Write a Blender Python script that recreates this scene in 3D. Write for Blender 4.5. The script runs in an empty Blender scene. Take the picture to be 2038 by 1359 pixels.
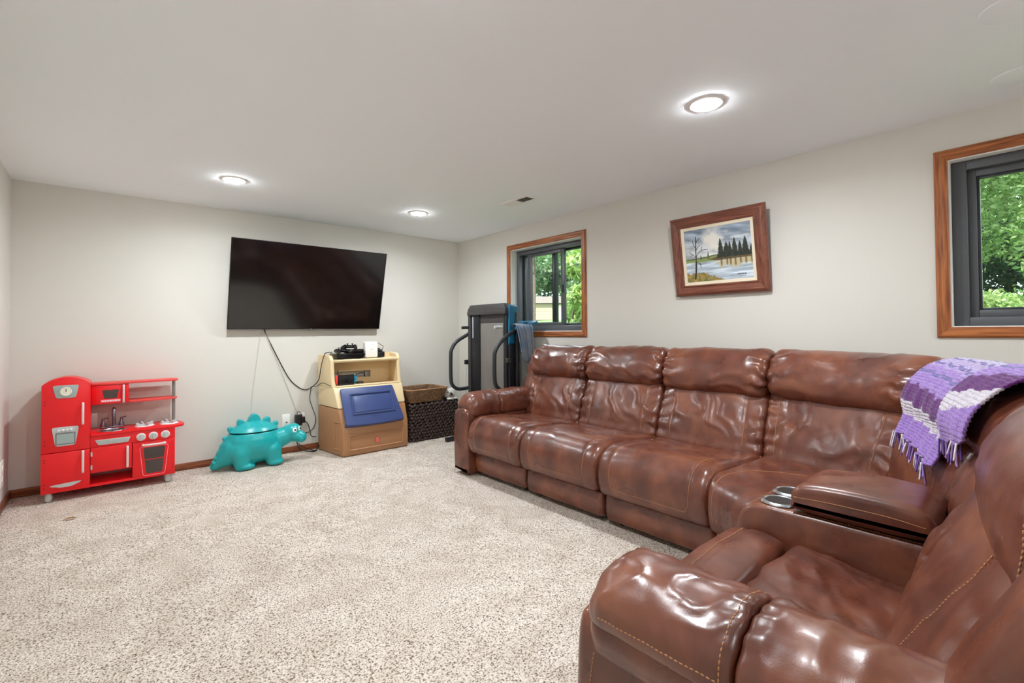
import bpy, bmesh, math, random
import numpy as np
from mathutils import Vector, Matrix

SC = bpy.context.scene
COL = SC.collection
random.seed(7)
RNG = np.random.default_rng(11)

# ------------------------------------------------------------------ camera
CAM_H = 1.174
YAW, PITCH, ROLL = 0.71411, 0.01790, -0.00692
FPX = 932.37
cam_d = bpy.data.cameras.new('camera')
cam_d.sensor_width = 36.0
cam_d.lens = FPX * 36.0 / 2038.0
cam_d.shift_y = -37.48 / 2038.0
cam_d.clip_start = 0.02
cam = bpy.data.objects.new('camera', cam_d)
COL.objects.link(cam)
_F = Vector((math.sin(YAW) * math.cos(PITCH), math.cos(YAW) * math.cos(PITCH), math.sin(PITCH)))
_R = Vector((math.cos(YAW), -math.sin(YAW), 0))
_U = _R.cross(_F)
_R2 = _R * math.cos(ROLL) + _U * math.sin(ROLL)
_U2 = -_R * math.sin(ROLL) + _U * math.cos(ROLL)
cam.matrix_world = Matrix(((_R2.x, _U2.x, -_F.x, 0), (_R2.y, _U2.y, -_F.y, 0), (_R2.z, _U2.z, -_F.z, CAM_H), (0, 0, 0, 1)))
SC.camera = cam

# ------------------------------------------------------------------ world, sun, exposure
world = bpy.data.worlds.new('sky')
SC.world = world
world.use_nodes = True
_bg = world.node_tree.nodes['Background']
_bg.inputs[0].default_value = (0.80, 0.90, 1.0, 1)
_bg.inputs[1].default_value = 6.0
sun_d = bpy.data.lights.new('sun', 'SUN')
sun_d.energy = 14.0
sun_d.angle = 0.01
sun_d.color = (1.0, 0.95, 0.85)
sun = bpy.data.objects.new('sun', sun_d)
COL.objects.link(sun)
sun.location = (0, -5, 12)
sun.rotation_euler = Vector((0.30, 0.45, -0.85)).to_track_quat('-Z', 'Y').to_euler()
LAMP_POWER = 13.0          # watts of every ceiling downlight
LENS_GLOW = 250.0           # radiance of the frosted lens itself
vs = SC.view_settings
vs.view_transform = 'Standard'
vs.look = 'None'
vs.exposure = 0.07
vs.gamma = 1.0
vs.use_curve_mapping = False
cy = SC.cycles
cy.max_bounces = 8; cy.diffuse_bounces = 7; cy.glossy_bounces = 3; cy.transmission_bounces = 3; cy.transparent_max_bounces = 6
cy.caustics_reflective = False; cy.caustics_refractive = False

# room dimensions (metres): x to the right along the TV wall, y away from the camera
XW, YT, XL, YF, HC = 3.374, 4.916, -0.523, -2.9, 2.30

# ------------------------------------------------------------------ helpers
def s2l(c):
    return tuple((v / 12.92 if v <= 0.04045 else ((v + 0.055) / 1.055) ** 2.4) for v in c)
def rgb(r, g, b):
    return s2l((r / 255.0, g / 255.0, b / 255.0)) + (1.0,)

MATS = {}
def mat(name, color, rough=0.5, metal=0.0, spec=0.5, coat=0.0, noise=None, bump=None, emit=None, sheen=0.0, trans=0.0):
    """noise=(scale, amount, colour2) mixes a second colour; bump=(scale, strength, distance)"""
    if name in MATS:
        return MATS[name]
    m = bpy.data.materials.new(name)
    m.use_nodes = True
    nt = m.node_tree
    b = nt.nodes['Principled BSDF']
    b.inputs['Base Color'].default_value = color
    b.inputs['Roughness'].default_value = rough
    b.inputs['Metallic'].default_value = metal
    b.inputs['Specular IOR Level'].default_value = spec
    b.inputs['Coat Weight'].default_value = coat
    b.inputs['Sheen Weight'].default_value = sheen
    if trans:
        b.inputs['Subsurface Weight'].default_value = 0
    tc = nt.nodes.new('ShaderNodeTexCoord')
    if noise:
        n = nt.nodes.new('ShaderNodeTexNoise')
        n.inputs['Scale'].default_value = noise[0]
        n.inputs['Detail'].default_value = 4
        nt.links.new(tc.outputs['Object'], n.inputs['Vector'])
        r = nt.nodes.new('ShaderNodeValToRGB')
        r.color_ramp.elements[0].position = 0.5 - noise[1] / 2
        r.color_ramp.elements[1].position = 0.5 + noise[1] / 2
        r.color_ramp.elements[0].color = color
        r.color_ramp.elements[1].color = noise[2]
        nt.links.new(n.outputs['Fac'], r.inputs['Fac'])
        nt.links.new(r.outputs['Color'], b.inputs['Base Color'])
    if bump:
        n2 = nt.nodes.new('ShaderNodeTexNoise')
        n2.inputs['Scale'].default_value = bump[0]
        n2.inputs['Detail'].default_value = 3
        nt.links.new(tc.outputs['Object'], n2.inputs['Vector'])
        bp = nt.nodes.new('ShaderNodeBump')
        bp.inputs['Strength'].default_value = bump[1]
        bp.inputs['Distance'].default_value = bump[2]
        nt.links.new(n2.outputs['Fac'], bp.inputs['Height'])
        nt.links.new(bp.outputs['Normal'], b.inputs['Normal'])
    if emit:
        b.inputs['Emission Color'].default_value = emit[0]
        b.inputs['Emission Strength'].default_value = emit[1]
    MATS[name] = m
    return m

def wood(name, c1, c2, axis, rough=0.38, scale=1.0):
    if name in MATS:
        return MATS[name]
    m = bpy.data.materials.new(name)
    m.use_nodes = True
    nt = m.node_tree
    b = nt.nodes['Principled BSDF']
    tc = nt.nodes.new('ShaderNodeTexCoord')
    mp = nt.nodes.new('ShaderNodeMapping')
    sc = [38 * scale] * 3
    sc['xyz'.index(axis)] = 2.2 * scale
    mp.inputs['Scale'].default_value = sc
    n = nt.nodes.new('ShaderNodeTexNoise')
    n.inputs['Scale'].default_value = 2.0
    n.inputs['Detail'].default_value = 5
    n.inputs['Distortion'].default_value = 0.4
    r = nt.nodes.new('ShaderNodeValToRGB')
    r.color_ramp.elements[0].position = 0.33
    r.color_ramp.elements[1].position = 0.66
    r.color_ramp.elements[0].color = c1
    r.color_ramp.elements[1].color = c2
    nt.links.new(tc.outputs['Object'], mp.inputs['Vector'])
    nt.links.new(mp.outputs['Vector'], n.inputs['Vector'])
    nt.links.new(n.outputs['Fac'], r.inputs['Fac'])
    nt.links.new(r.outputs['Color'], b.inputs['Base Color'])
    b.inputs['Roughness'].default_value = rough
    bp = nt.nodes.new('ShaderNodeBump')
    bp.inputs['Strength'].default_value = 0.15
    bp.inputs['Distance'].default_value = 0.002
    nt.links.new(n.outputs['Fac'], bp.inputs['Height'])
    nt.links.new(bp.outputs['Normal'], b.inputs['Normal'])
    MATS[name] = m
    return m

ORG = {}
def thing(name, loc, label, cat, group=None, kind=None):
    o = bpy.data.objects.new(name, None)
    o.empty_display_size = 0.05
    COL.objects.link(o)
    o.location = loc
    ORG[o.name] = np.array(loc, float)
    if label: o['label'] = label
    if cat: o['category'] = cat
    if group: o['group'] = group
    if kind: o['kind'] = kind
    return o

def tag(o, label=None, cat=None, group=None, kind=None):
    if label: o['label'] = label
    if cat: o['category'] = cat
    if group: o['group'] = group
    if kind: o['kind'] = kind
    return o

def mk(name, verts, faces, m, parent=None, smooth=False, label=None, kind=None, loc=None, angle=None):
    """mesh object from world coordinates; a child is stored relative to its thing's base"""
    v = np.asarray(verts, float).reshape(-1, 3)
    if parent is not None:
        org = ORG[parent.name]
    elif loc is not None:
        org = np.array(loc, float)
    else:
        org = np.array([(v[:, 0].min() + v[:, 0].max()) / 2, (v[:, 1].min() + v[:, 1].max()) / 2, v[:, 2].min()])
    me = bpy.data.meshes.new(name)
    me.from_pydata((v - org).tolist(), [], [tuple(int(i) for i in f) for f in faces])
    me.update()
    bm = bmesh.new(); bm.from_mesh(me)
    bmesh.ops.recalc_face_normals(bm, faces=bm.faces)
    bm.to_mesh(me); bm.free()
    if smooth:
        me.shade_smooth() if hasattr(me, 'shade_smooth') else None
        for p in me.polygons: p.use_smooth = True
        if angle:
            me.set_sharp_from_angle(angle=math.radians(angle))
    if m is not None:
        me.materials.append(m)
    o = bpy.data.objects.new(name, me)
    COL.objects.link(o)
    if parent is not None:
        o.parent = parent
    else:
        o.location = org
    ORG[o.name] = org
    if label: o['label'] = label
    if kind: o['kind'] = kind
    return o

class G:
    """collects raw geometry for one mesh"""
    def __init__(s): s.v = []; s.f = []; s.n = 0
    def add(s, v, f):
        v = np.asarray(v, float).reshape(-1, 3)
        s.v.append(v); s.f += [tuple(i + s.n for i in q) for q in f]; s.n += len(v)
        return s
    def V(s): return np.concatenate(s.v)
    def out(s, name, m, parent=None, **k): return mk(name, s.V(), s.f, m, parent, **k)

def bevel_mesh(v, f, r, seg=2):
    bm = bmesh.new()
    vs_ = [bm.verts.new(tuple(p)) for p in v]
    for q in f: bm.faces.new([vs_[i] for i in q])
    bmesh.ops.recalc_face_normals(bm, faces=bm.faces)
    ed = [e for e in bm.edges if len(e.link_faces) == 2 and e.calc_face_angle(0) > 0.5]
    bmesh.ops.bevel(bm, geom=ed, offset=r, segments=seg, profile=0.5, affect='EDGES', clamp_overlap=True)
    bm.verts.index_update()
    V = [tuple(x.co) for x in bm.verts]; Fc = [[x.index for x in q.verts] for q in bm.faces]
    bm.free()
    return V, Fc

def box_vf(x0, x1, y0, y1, z0, z1, r=0, seg=2):
    v = [(x0, y0, z0), (x1, y0, z0), (x1, y1, z0), (x0, y1, z0), (x0, y0, z1), (x1, y0, z1), (x1, y1, z1), (x0, y1, z1)]
    f = [(0, 3, 2, 1), (4, 5, 6, 7), (0, 1, 5, 4), (1, 2, 6, 5), (2, 3, 7, 6), (3, 0, 4, 7)]
    if r > 0: return bevel_mesh(v, f, r, seg)
    return v, f

def box(name, x0, x1, y0, y1, z0, z1, m, parent=None, r=0.0, seg=2, **k):
    v, f = box_vf(x0, x1, y0, y1, z0, z1, r, seg)
    return mk(name, v, f, m, parent, smooth=r > 0, angle=40 if r > 0 else None, **k)

def prism_vf(outline, d0, d1, to3d, r=0, seg=2):
    n = len(outline)
    v = [to3d(u, w, d0) for u, w in outline] + [to3d(u, w, d1) for u, w in outline]
    f = [tuple(range(n))[::-1], tuple(range(n, 2 * n))] + [(i, (i + 1) % n, n + (i + 1) % n, n + i) for i in range(n)]
    if r > 0: return bevel_mesh(v, f, r, seg)
    return v, f

def prism(name, outline, d0, d1, to3d, m, parent=None, r=0, seg=2, **k):
    v, f = prism_vf(outline, d0, d1, to3d, r, seg)
    return mk(name, v, f, m, parent, smooth=True, angle=35, **k)

def rrect(u0, u1, v0, v1, r, n=5):
    out = []
    for cx, cy, a0 in ((u1 - r, v1 - r, 0), (u0 + r, v1 - r, 90), (u0 + r, v0 + r, 180), (u1 - r, v0 + r, 270)):
        for i in range(n + 1):
            a = math.radians(a0 + 90 * i / n)
            out.append((cx + r * math.cos(a), cy + r * math.sin(a)))
    return out

def rpoly(pts, r, n=4):
    """round the corners of a convex-ish polygon"""
    out = []; N = len(pts)
    for i in range(N):
        p0, p, p1 = (np.array(pts[j % N], float) for j in (i - 1, i, i + 1))
        a = p0 - p; b = p1 - p
        rr = min(r, 0.45 * np.linalg.norm(a), 0.45 * np.linalg.norm(b))
        A = p + a / np.linalg.norm(a) * rr; B = p + b / np.linalg.norm(b) * rr
        for k in range(n + 1):
            t = k / n
            out.append(tuple((1 - t) ** 2 * A + 2 * t * (1 - t) * p + t * t * B))
    return out

def catmull(pts, per=8, closed=False):
    P = np.asarray(pts, float); n = len(P); out = []
    rngi = range(n) if closed else range(n - 1)
    for i in rngi:
        if closed: p0, p1, p2, p3 = P[(i - 1) % n], P[i], P[(i + 1) % n], P[(i + 2) % n]
        else: p0, p1, p2, p3 = P[max(i - 1, 0)], P[i], P[i + 1], P[min(i + 2, n - 1)]
        for k in range(per):
            t = k / per
            out.append(0.5 * ((2 * p1) + (-p0 + p2) * t + (2 * p0 - 5 * p1 + 4 * p2 - p3) * t * t + (-p0 + 3 * p1 - 3 * p2 + p3) * t ** 3))
    if not closed: out.append(P[-1])
    return np.array(out)

def resample(P, n, closed=False):
    P = np.asarray(P, float)
    Q = np.vstack([P, P[:1]]) if closed else P
    d = np.r_[0, np.cumsum(np.linalg.norm(np.diff(Q, axis=0), axis=1))]
    t = np.linspace(0, d[-1], n + 1)[:-1] if closed else np.linspace(0, d[-1], n)
    return np.stack([np.interp(t, d, Q[:, i]) for i in range(Q.shape[1])], 1)

def tube_vf(P, r, seg=8, caps=True):
    P = np.asarray(P, float); n = len(P)
    rr = np.full(n, r) if np.isscalar(r) else np.asarray(r, float)
    T = np.gradient(P, axis=0); T /= np.linalg.norm(T, axis=1)[:, None] + 1e-12
    ref = np.array([0, 0, 1.0]) if abs(T[0, 2]) < 0.9 else np.array([1.0, 0, 0])
    N = ref - T[0] * (ref @ T[0]); N /= np.linalg.norm(N)
    v = []; f = []
    for i in range(n):
        N = N - T[i] * (N @ T[i]); N /= np.linalg.norm(N) + 1e-12
        B = np.cross(T[i], N)
        for k in range(seg):
            a = 2 * math.pi * k / seg
            v.append(P[i] + rr[i] * (math.cos(a) * N + math.sin(a) * B))
    for i in range(n - 1):
        for k in range(seg):
            f.append((i * seg + k, i * seg + (k + 1) % seg, (i + 1) * seg + (k + 1) % seg, (i + 1) * seg + k))
    if caps:
        f.append(tuple(range(seg))[::-1]); f.append(tuple(range((n - 1) * seg, n * seg)))
    return v, f

def tube(name, pts, r, m, parent=None, seg=8, smooth_path=True, per=6, **k):
    P = catmull(pts, per) if smooth_path and len(pts) > 2 else np.asarray(pts, float)
    v, f = tube_vf(P, r, seg)
    return mk(name, v, f, m, parent, smooth=True, angle=50, **k)

def lathe_vf(prof, c, axis='z', seg=24, sx=1.0, sy=1.0):
    """prof = [(radius, height)] about a vertical axis (or along the given axis vector)"""
    v = []; f = []; n = len(prof)
    if isinstance(axis, str): ax = {'x': (1, 0, 0), 'y': (0, 1, 0), 'z': (0, 0, 1), '-y': (0, -1, 0), '-z': (0, 0, -1), '-x': (-1, 0, 0)}[axis]
    else: ax = axis
    A = np.array(ax, float); A /= np.linalg.norm(A)
    ref = np.array([1.0, 0, 0]) if abs(A[0]) < 0.9 else np.array([0, 1.0, 0])
    X = ref - A * (ref @ A); X /= np.linalg.norm(X); Y = np.cross(A, X)
    c = np.array(c, float)
    for r, h in prof:
        for k in range(seg):
            a = 2 * math.pi * k / seg
            v.append(c + A * h + X * r * sx * math.cos(a) + Y * r * sy * math.sin(a))
    for i in range(n - 1):
        for k in range(seg):
            f.append((i * seg + k, i * seg + (k + 1) % seg, (i + 1) * seg + (k + 1) % seg, (i + 1) * seg + k))
    if prof[0][0] > 1e-6: f.append(tuple(range(seg))[::-1])
    if prof[-1][0] > 1e-6: f.append(tuple(range((n - 1) * seg, n * seg)))
    return v, f

def lathe(name, prof, c, m, parent=None, axis='z', seg=24, sx=1.0, sy=1.0, **k):
    v, f = lathe_vf(prof, c, axis, seg, sx, sy)
    return mk(name, v, f, m, parent, smooth=True, angle=40, **k)

def sphere_vf(c, rx, ry, rz, nu=14, nv=9, rot=None):
    v = []; f = []
    for j in range(nv + 1):
        th = math.pi * j / nv
        for i in range(nu):
            ph = 2 * math.pi * i / nu
            v.append((rx * math.sin(th) * math.cos(ph), ry * math.sin(th) * math.sin(ph), rz * math.cos(th)))
    for j in range(nv):
        for i in range(nu):
            f.append((j * nu + i, j * nu + (i + 1) % nu, (j + 1) * nu + (i + 1) % nu, (j + 1) * nu + i))
    v = np.array(v)
    if rot is not None: v = v @ np.array(rot).T
    return v + np.array(c), f

def blob(name, spheres, voxel, m, parent=None, smooth_it=6, **k):
    """union of ellipsoids remeshed into one continuous skin: spheres = [(centre, (rx, ry, rz))]"""
    g = G()
    for c, r in spheres:
        if np.isscalar(r): r = (r, r, r)
        v, f = sphere_vf(c, *r, nu=18, nv=12)
        g.add(v, f)
    me = bpy.data.meshes.new('tmp')
    me.from_pydata(g.V().tolist(), [], g.f); me.update()
    bm = bmesh.new(); bm.from_mesh(me)
    bmesh.ops.remove_doubles(bm, verts=bm.verts, dist=1e-6)
    bmesh.ops.recalc_face_normals(bm, faces=bm.faces)
    bm.to_mesh(me); bm.free()
    o = bpy.data.objects.new('tmp', me); COL.objects.link(o)
    md = o.modifiers.new('r', 'REMESH'); md.mode = 'VOXEL'; md.voxel_size = voxel
    ms = o.modifiers.new('s', 'SMOOTH'); ms.factor = 0.5; ms.iterations = smooth_it
    dg = bpy.context.evaluated_depsgraph_get()
    e = o.evaluated_get(dg); em = e.to_mesh()
    V = [tuple(x.co) for x in em.vertices]; Fc = [tuple(p.vertices) for p in em.polygons]
    e.to_mesh_clear()
    bpy.data.objects.remove(o); bpy.data.meshes.remove(me)
    return mk(name, V, Fc, m, parent, smooth=True, **k)

def chain(p0, p1, r0, r1, n=6):
    p0 = np.array(p0, float); p1 = np.array(p1, float)
    return [(p0 + (p1 - p0) * t, r0 + (r1 - r0) * t) for t in np.linspace(0, 1, n)]

def _hash(ix, iy, seed):
    h = (ix.astype(np.int64) * 374761393 + iy.astype(np.int64) * 668265263 + seed * 974634777) & 0x7fffffff
    h = ((h ^ (h >> 13)) * 1274126177) & 0x7fffffff
    h = h ^ (h >> 16)
    return (h & 0xffff) / 65535.0
def vnoise(x, y, seed=0):
    x = np.asarray(x, float); y = np.asarray(y, float)
    ix = np.floor(x); iy = np.floor(y); fx = x - ix; fy = y - iy
    fx = fx * fx * (3 - 2 * fx); fy = fy * fy * (3 - 2 * fy)
    a = _hash(ix, iy, seed); b = _hash(ix + 1, iy, seed); c = _hash(ix, iy + 1, seed); d = _hash(ix + 1, iy + 1, seed)
    return (a * (1 - fx) + b * fx) * (1 - fy) + (c * (1 - fx) + d * fx) * fy - 0.5
def fbm(x, y, seed=0, o=3):
    return sum(vnoise(x * 2 ** i, y * 2 ** i, seed + i * 17) / 2 ** i for i in range(o))

def grid_faces(nu, nv, closed_u=False):
    f = []
    for j in range(nv - 1):
        for i in range(nu if closed_u else nu - 1):
            f.append((j * nu + i, j * nu + (i + 1) % nu, (j + 1) * nu + (i + 1) % nu, (j + 1) * nu + i))
    return f

def mitred(name, rect, prof, to3d, mats, parent, **k):
    """four mitred mouldings round the inner rect (u0,u1,v0,v1); prof = [(outward, proud)]; mats = (horizontal, vertical)"""
    u0, u1, v0, v1 = rect
    cs = [((u0, v0), (-1, -1)), ((u1, v0), (1, -1)), ((u1, v1), (1, 1)), ((u0, v1), (-1, 1))]
    res = []
    for i in range(4):
        (a, da), (b, db) = cs[i], cs[(i + 1) % 4]
        v = []; n = len(prof)
        for c, d in ((a, da), (b, db)):
            for w, h in prof: v.append(to3d(c[0] + d[0] * w, c[1] + d[1] * w, h))
        f = [(j, (j + 1) % n, n + (j + 1) % n, n + j) for j in range(n)] + [tuple(range(n))[::-1], tuple(range(n, 2 * n))]
        res.append(mk(name, v, f, mats[i % 2], parent, smooth=False, **k))
    return res
# ------------------------------------------------------------------ materials of the room
M_WALL = mat('wall_paint', rgb(215, 212, 204), 0.75, bump=(160, 0.06, 0.002))
M_CEIL = mat('ceiling_paint', rgb(244, 250, 255), 0.85, bump=(220, 0.10, 0.002))
M_REVEAL = mat('reveal_paint', rgb(238, 238, 236), 0.6)
OAK1, OAK2 = rgb(118, 60, 26), rgb(186, 112, 58)
M_OAK = {a: wood('oak_casing_' + a, OAK1, OAK2, a) for a in 'xyz'}
M_BASE = {a: wood('baseboard_wood_' + a, rgb(102, 52, 27), rgb(158, 90, 52), a) for a in 'xy'}
M_FRAME = mat('dark_window_frame', rgb(80, 82, 86), 0.42, bump=(80, 0.05, 0.001))
M_FRAME2 = mat('dark_sash_edge', rgb(48, 50, 54), 0.35)
M_BLACKRUB = mat('black_gasket', rgb(18, 18, 20), 0.6)

def carpet_mat():
    m = bpy.data.materials.new('carpet'); m.use_nodes = True
    nt = m.node_tree; b = nt.nodes['Principled BSDF']
    tc = nt.nodes.new('ShaderNodeTexCoord')
    n1 = nt.nodes.new('ShaderNodeTexNoise'); n1.inputs['Scale'].default_value = 150; n1.inputs['Detail'].default_value = 2; n1.inputs['Roughness'].default_value = 0.65
    n2 = nt.nodes.new('ShaderNodeTexNoise'); n2.inputs['Scale'].default_value = 5.5; n2.inputs['Detail'].default_value = 2; n2.inputs['Distortion'].default_value = 0.6
    n3 = nt.nodes.new('ShaderNodeTexVoronoi'); n3.inputs['Scale'].default_value = 130
    for n in (n1, n2, n3): nt.links.new(tc.outputs['Object'], n.inputs['Vector'])
    r = nt.nodes.new('ShaderNodeValToRGB')
    r.color_ramp.elements[0].position = 0.36; r.color_ramp.elements[0].color = rgb(112, 96, 84)
    r.color_ramp.elements[1].position = 0.60; r.color_ramp.elements[1].color = rgb(242, 232, 220)
    e = r.color_ramp.elements.new(0.46); e.color = rgb(214, 201, 188)
    nt.links.new(n1.outputs['Fac'], r.inputs['Fac'])
    r2 = nt.nodes.new('ShaderNodeValToRGB')
    r2.color_ramp.elements[0].position = 0.36; r2.color_ramp.elements[0].color = (0.86, 0.84, 0.82, 1)
    r2.color_ramp.elements[1].position = 0.62; r2.color_ramp.elements[1].color = (1, 1, 1, 1)
    nt.links.new(n2.outputs['Fac'], r2.inputs['Fac'])
    mx = nt.nodes.new('ShaderNodeMix'); mx.data_type = 'RGBA'; mx.blend_type = 'MULTIPLY'; mx.inputs[0].default_value = 1
    nt.links.new(r.outputs['Color'], mx.inputs[6]); nt.links.new(r2.outputs['Color'], mx.inputs[7])
    nt.links.new(mx.outputs[2], b.inputs['Base Color'])
    b.inputs['Roughness'].default_value = 1.0; b.inputs['Specular IOR Level'].default_value = 0.1
    ad = nt.nodes.new('ShaderNodeMath'); ad.operation = 'ADD'
    nt.links.new(n1.outputs['Fac'], ad.inputs[0]); nt.links.new(n3.outputs['Distance'], ad.inputs[1])
    bp = nt.nodes.new('ShaderNodeBump'); bp.inputs['Strength'].default_value = 0.7; bp.inputs['Distance'].default_value = 0.008
    nt.links.new(ad.outputs[0], bp.inputs['Height']); nt.links.new(bp.outputs['Normal'], b.inputs['Normal'])
    return m
M_CARPET = carpet_mat()

def struct(o):
    o['kind'] = 'structure'; return o

# floor: a gently uneven pile surface
gx, gy = 60, 110
X, Y = np.meshgrid(np.linspace(XL, XW, gx), np.linspace(YF, YT, gy))
Z = 0.004 * fbm(X * 4, Y * 4, 3)
edge = np.minimum.reduce([X - XL, XW - X, YT - Y, Y - YF])
Z = Z * np.clip(edge / 0.1, 0, 1) - 0.002
V = np.stack([X.ravel(), Y.ravel(), Z.ravel()], 1)
struct(mk('floor', V, grid_faces(gx, gy), M_CARPET, smooth=True, loc=(0, 0, 0), label='beige flecked cut pile carpet over the whole floor'))
struct(box('ceiling', XL - 0.1, XW + 0.45, YF - 0.1, YT + 0.1, HC, HC + 0.12, M_CEIL, label='smooth white painted ceiling'))
struct(box('wall_back', XL - 0.1, XW + 0.45, YT, YT + 0.12, -0.1, HC, M_WALL, label='plain off-white wall carrying the television'))
struct(box('wall_left', XL - 0.12, XL, YF, YT, -0.1, HC, M_WALL, label='off-white wall at the left edge of the view'))
struct(box('wall_front', XL - 0.1, XW + 0.45, YF - 0.12, YF, -0.1, HC, M_WALL, label='off-white wall behind the viewer'))

# window wall with two real openings
W1 = (2.885, 3.908, 1.168, 2.062)
W2 = (-0.67, 0.350, 1.178, 2.064)
TH = 0.30
g = G()
def wl(y0, y1, z0, z1): g.add(*box_vf(XW, XW + TH, y0, y1, z0, z1))
wl(YF, W2[0], -0.1, HC); wl(W2[1], W1[0], -0.1, HC); wl(W1[1], YT, -0.1, HC)
for w in (W1, W2):
    wl(w[0], w[1], -0.1, w[2]); wl(w[0], w[1], w[3], HC)
struct(g.out('wall_right', M_WALL, loc=(XW, 0, 0), label='off-white wall with two windows and a painting'))

# baseboards
struct(box('baseboard_back', XL, XW, YT - 0.014, YT, 0.0, 0.058, M_BASE['x'], r=0.004, label='brown wooden baseboard under the television wall'))
struct(box('baseboard_left', XL, XL + 0.014, YF, YT - 0.014, 0.0, 0.058, M_BASE['y'], r=0.004, label='brown wooden baseboard along the left wall'))
struct(box('baseboard_right', XW - 0.014, XW, YF, YT - 0.014, 0.0, 0.058, M_BASE['y'], r=0.004, label='brown wooden baseboard under the windows'))

# ------------------------------------------------------------------ windows
def glass_mat():
    m = bpy.data.materials.new('window_glass'); m.use_nodes = True
    nt = m.node_tree; nt.nodes.clear()
    out = nt.nodes.new('ShaderNodeOutputMaterial'); mx = nt.nodes.new('ShaderNodeMixShader')
    tr = nt.nodes.new('ShaderNodeBsdfTransparent'); gl = nt.nodes.new('ShaderNodeBsdfGlossy')
    tr.inputs[0].default_value = (0.97, 0.99, 0.98, 1)
    gl.inputs['Roughness'].default_value = 0.02
    lw = nt.nodes.new('ShaderNodeLayerWeight'); pw = nt.nodes.new('ShaderNodeMath'); pw.operation = 'POWER'; pw.inputs[1].default_value = 5
    fr = nt.nodes.new('ShaderNodeMath'); fr.operation = 'MULTIPLY_ADD'; fr.inputs[1].default_value = .5; fr.inputs[2].default_value = .015
    nt.links.new(lw.outputs['Facing'], pw.inputs[0]); nt.links.new(pw.outputs[0], fr.inputs[0])
    nt.links.new(fr.outputs[0], mx.inputs[0]); nt.links.new(tr.outputs[0], mx.inputs[1]); nt.links.new(gl.outputs[0], mx.inputs[2])
    nt.links.new(mx.outputs[0], out.inputs[0])
    return m
M_GLASS = glass_mat()
CASE = [(0, 0), (0, 0.010), (0.006, 0.014), (0.020, 0.015), (0.026, 0.019), (0.044, 0.019), (0.052, 0.013), (0.056, 0.006), (0.056, 0)]
def wall_r(u, v, h): return (XW - h, u, v)

def frame_bars(name, y0, y1, z0, z1, x0, x1, w, m, parent, wb=None, wt=None, r=0.003):
    """a rectangular frame as one mesh of four butted bars"""
    wb = wb or w; wt = wt or w
    g = G()
    g.add(*box_vf(x0, x1, y0, y0 + w, z0, z1, r)); g.add(*box_vf(x0, x1, y1 - w, y1, z0, z1, r))
    g.add(*box_vf(x0, x1, y0 + w, y1 - w, z0, z0 + wb, r)); g.add(*box_vf(x0, x1, y0 + w, y1 - w, z1 - wt, z1, r))
    return g.out(name, m, parent, smooth=True, angle=35)

def window(idx, w, label):
    y0, y1, z0, z1 = w
    root = thing('window_%d' % idx, (XW, (y0 + y1) / 2, z0), label, None, kind='structure')
    mitred('casing', (y0, y1, z0, z1), CASE, wall_r, (M_OAK['y'], M_OAK['z']), root)
    # painted reveal boards lining the opening
    t = 0.006
    box('reveal', XW - 0.001, XW + 0.14, y1 - t, y1, z0, z1, M_REVEAL, root); box('reveal', XW - 0.001, XW + 0.14, y0, y0 + t, z0, z1, M_REVEAL, root)
    box('reveal', XW - 0.001, XW + 0.14, y0 + t, y1 - t, z1 - t, z1, M_REVEAL, root); box('reveal', XW - 0.001, XW + 0.14, y0 + t, y1 - t, z0, z0 + t, M_REVEAL, root)
    fy0, fy1, fz0, fz1 = y0 + t, y1 - t, z0 + t, z1 - t
    ym = (fy0 + fy1) / 2
    return root, fy0, fy1, fz0, fz1, ym

# far window: sliding sash on its left half, fixed pane on the right, storm pane outside
r1, a0, a1, b0, b1, ym = window(1, W1, 'dark framed sliding window with oak casing above the folded treadmill')
frame_bars('frame', a0, a1, b0, b1, XW + 0.085, XW + 0.20, 0.040, M_FRAME, r1, wb=0.055, wt=0.05)
sy0, sy1 = 3.205, 3.745
sash = frame_bars('sash', sy0, sy1, b0 + 0.055, b1 - 0.05, XW + 0.105, XW + 0.135, 0.050, M_FRAME, r1, wb=0.035, wt=0.035)
ORG[sash.name] = ORG[r1.name]
box('pane', XW + 0.119, XW + 0.122, sy0 + 0.05, sy1 - 0.05, b0 + 0.09, b1 - 0.085, M_GLASS, sash)
box('latch', XW + 0.095, XW + 0.106, sy0 + 0.012, sy0 + 0.030, 1.56, 1.64, M_BLACKRUB, sash, r=0.003)
s2 = frame_bars('sash', a0 + 0.040, ym + 0.02, b0 + 0.055, b1 - 0.05, XW + 0.145, XW + 0.175, 0.028, M_FRAME2, r1, wb=0.02, wt=0.02)
box('pane', XW + 0.158, XW + 0.161, a0 + 0.068, ym - 0.008, b0 + 0.075, b1 - 0.07, M_GLASS, s2)
box('track_strip', XW + 0.140, XW + 0.185, ym - 0.035, ym - 0.012, b0 + 0.05, b1 - 0.05, M_BLACKRUB, r1, r=0.003)
box('track_strip', XW + 0.145, XW + 0.185, a1 - 0.075, a1 - 0.04, b0 + 0.05, b1 - 0.05, M_FRAME2, r1, r=0.003)
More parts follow.
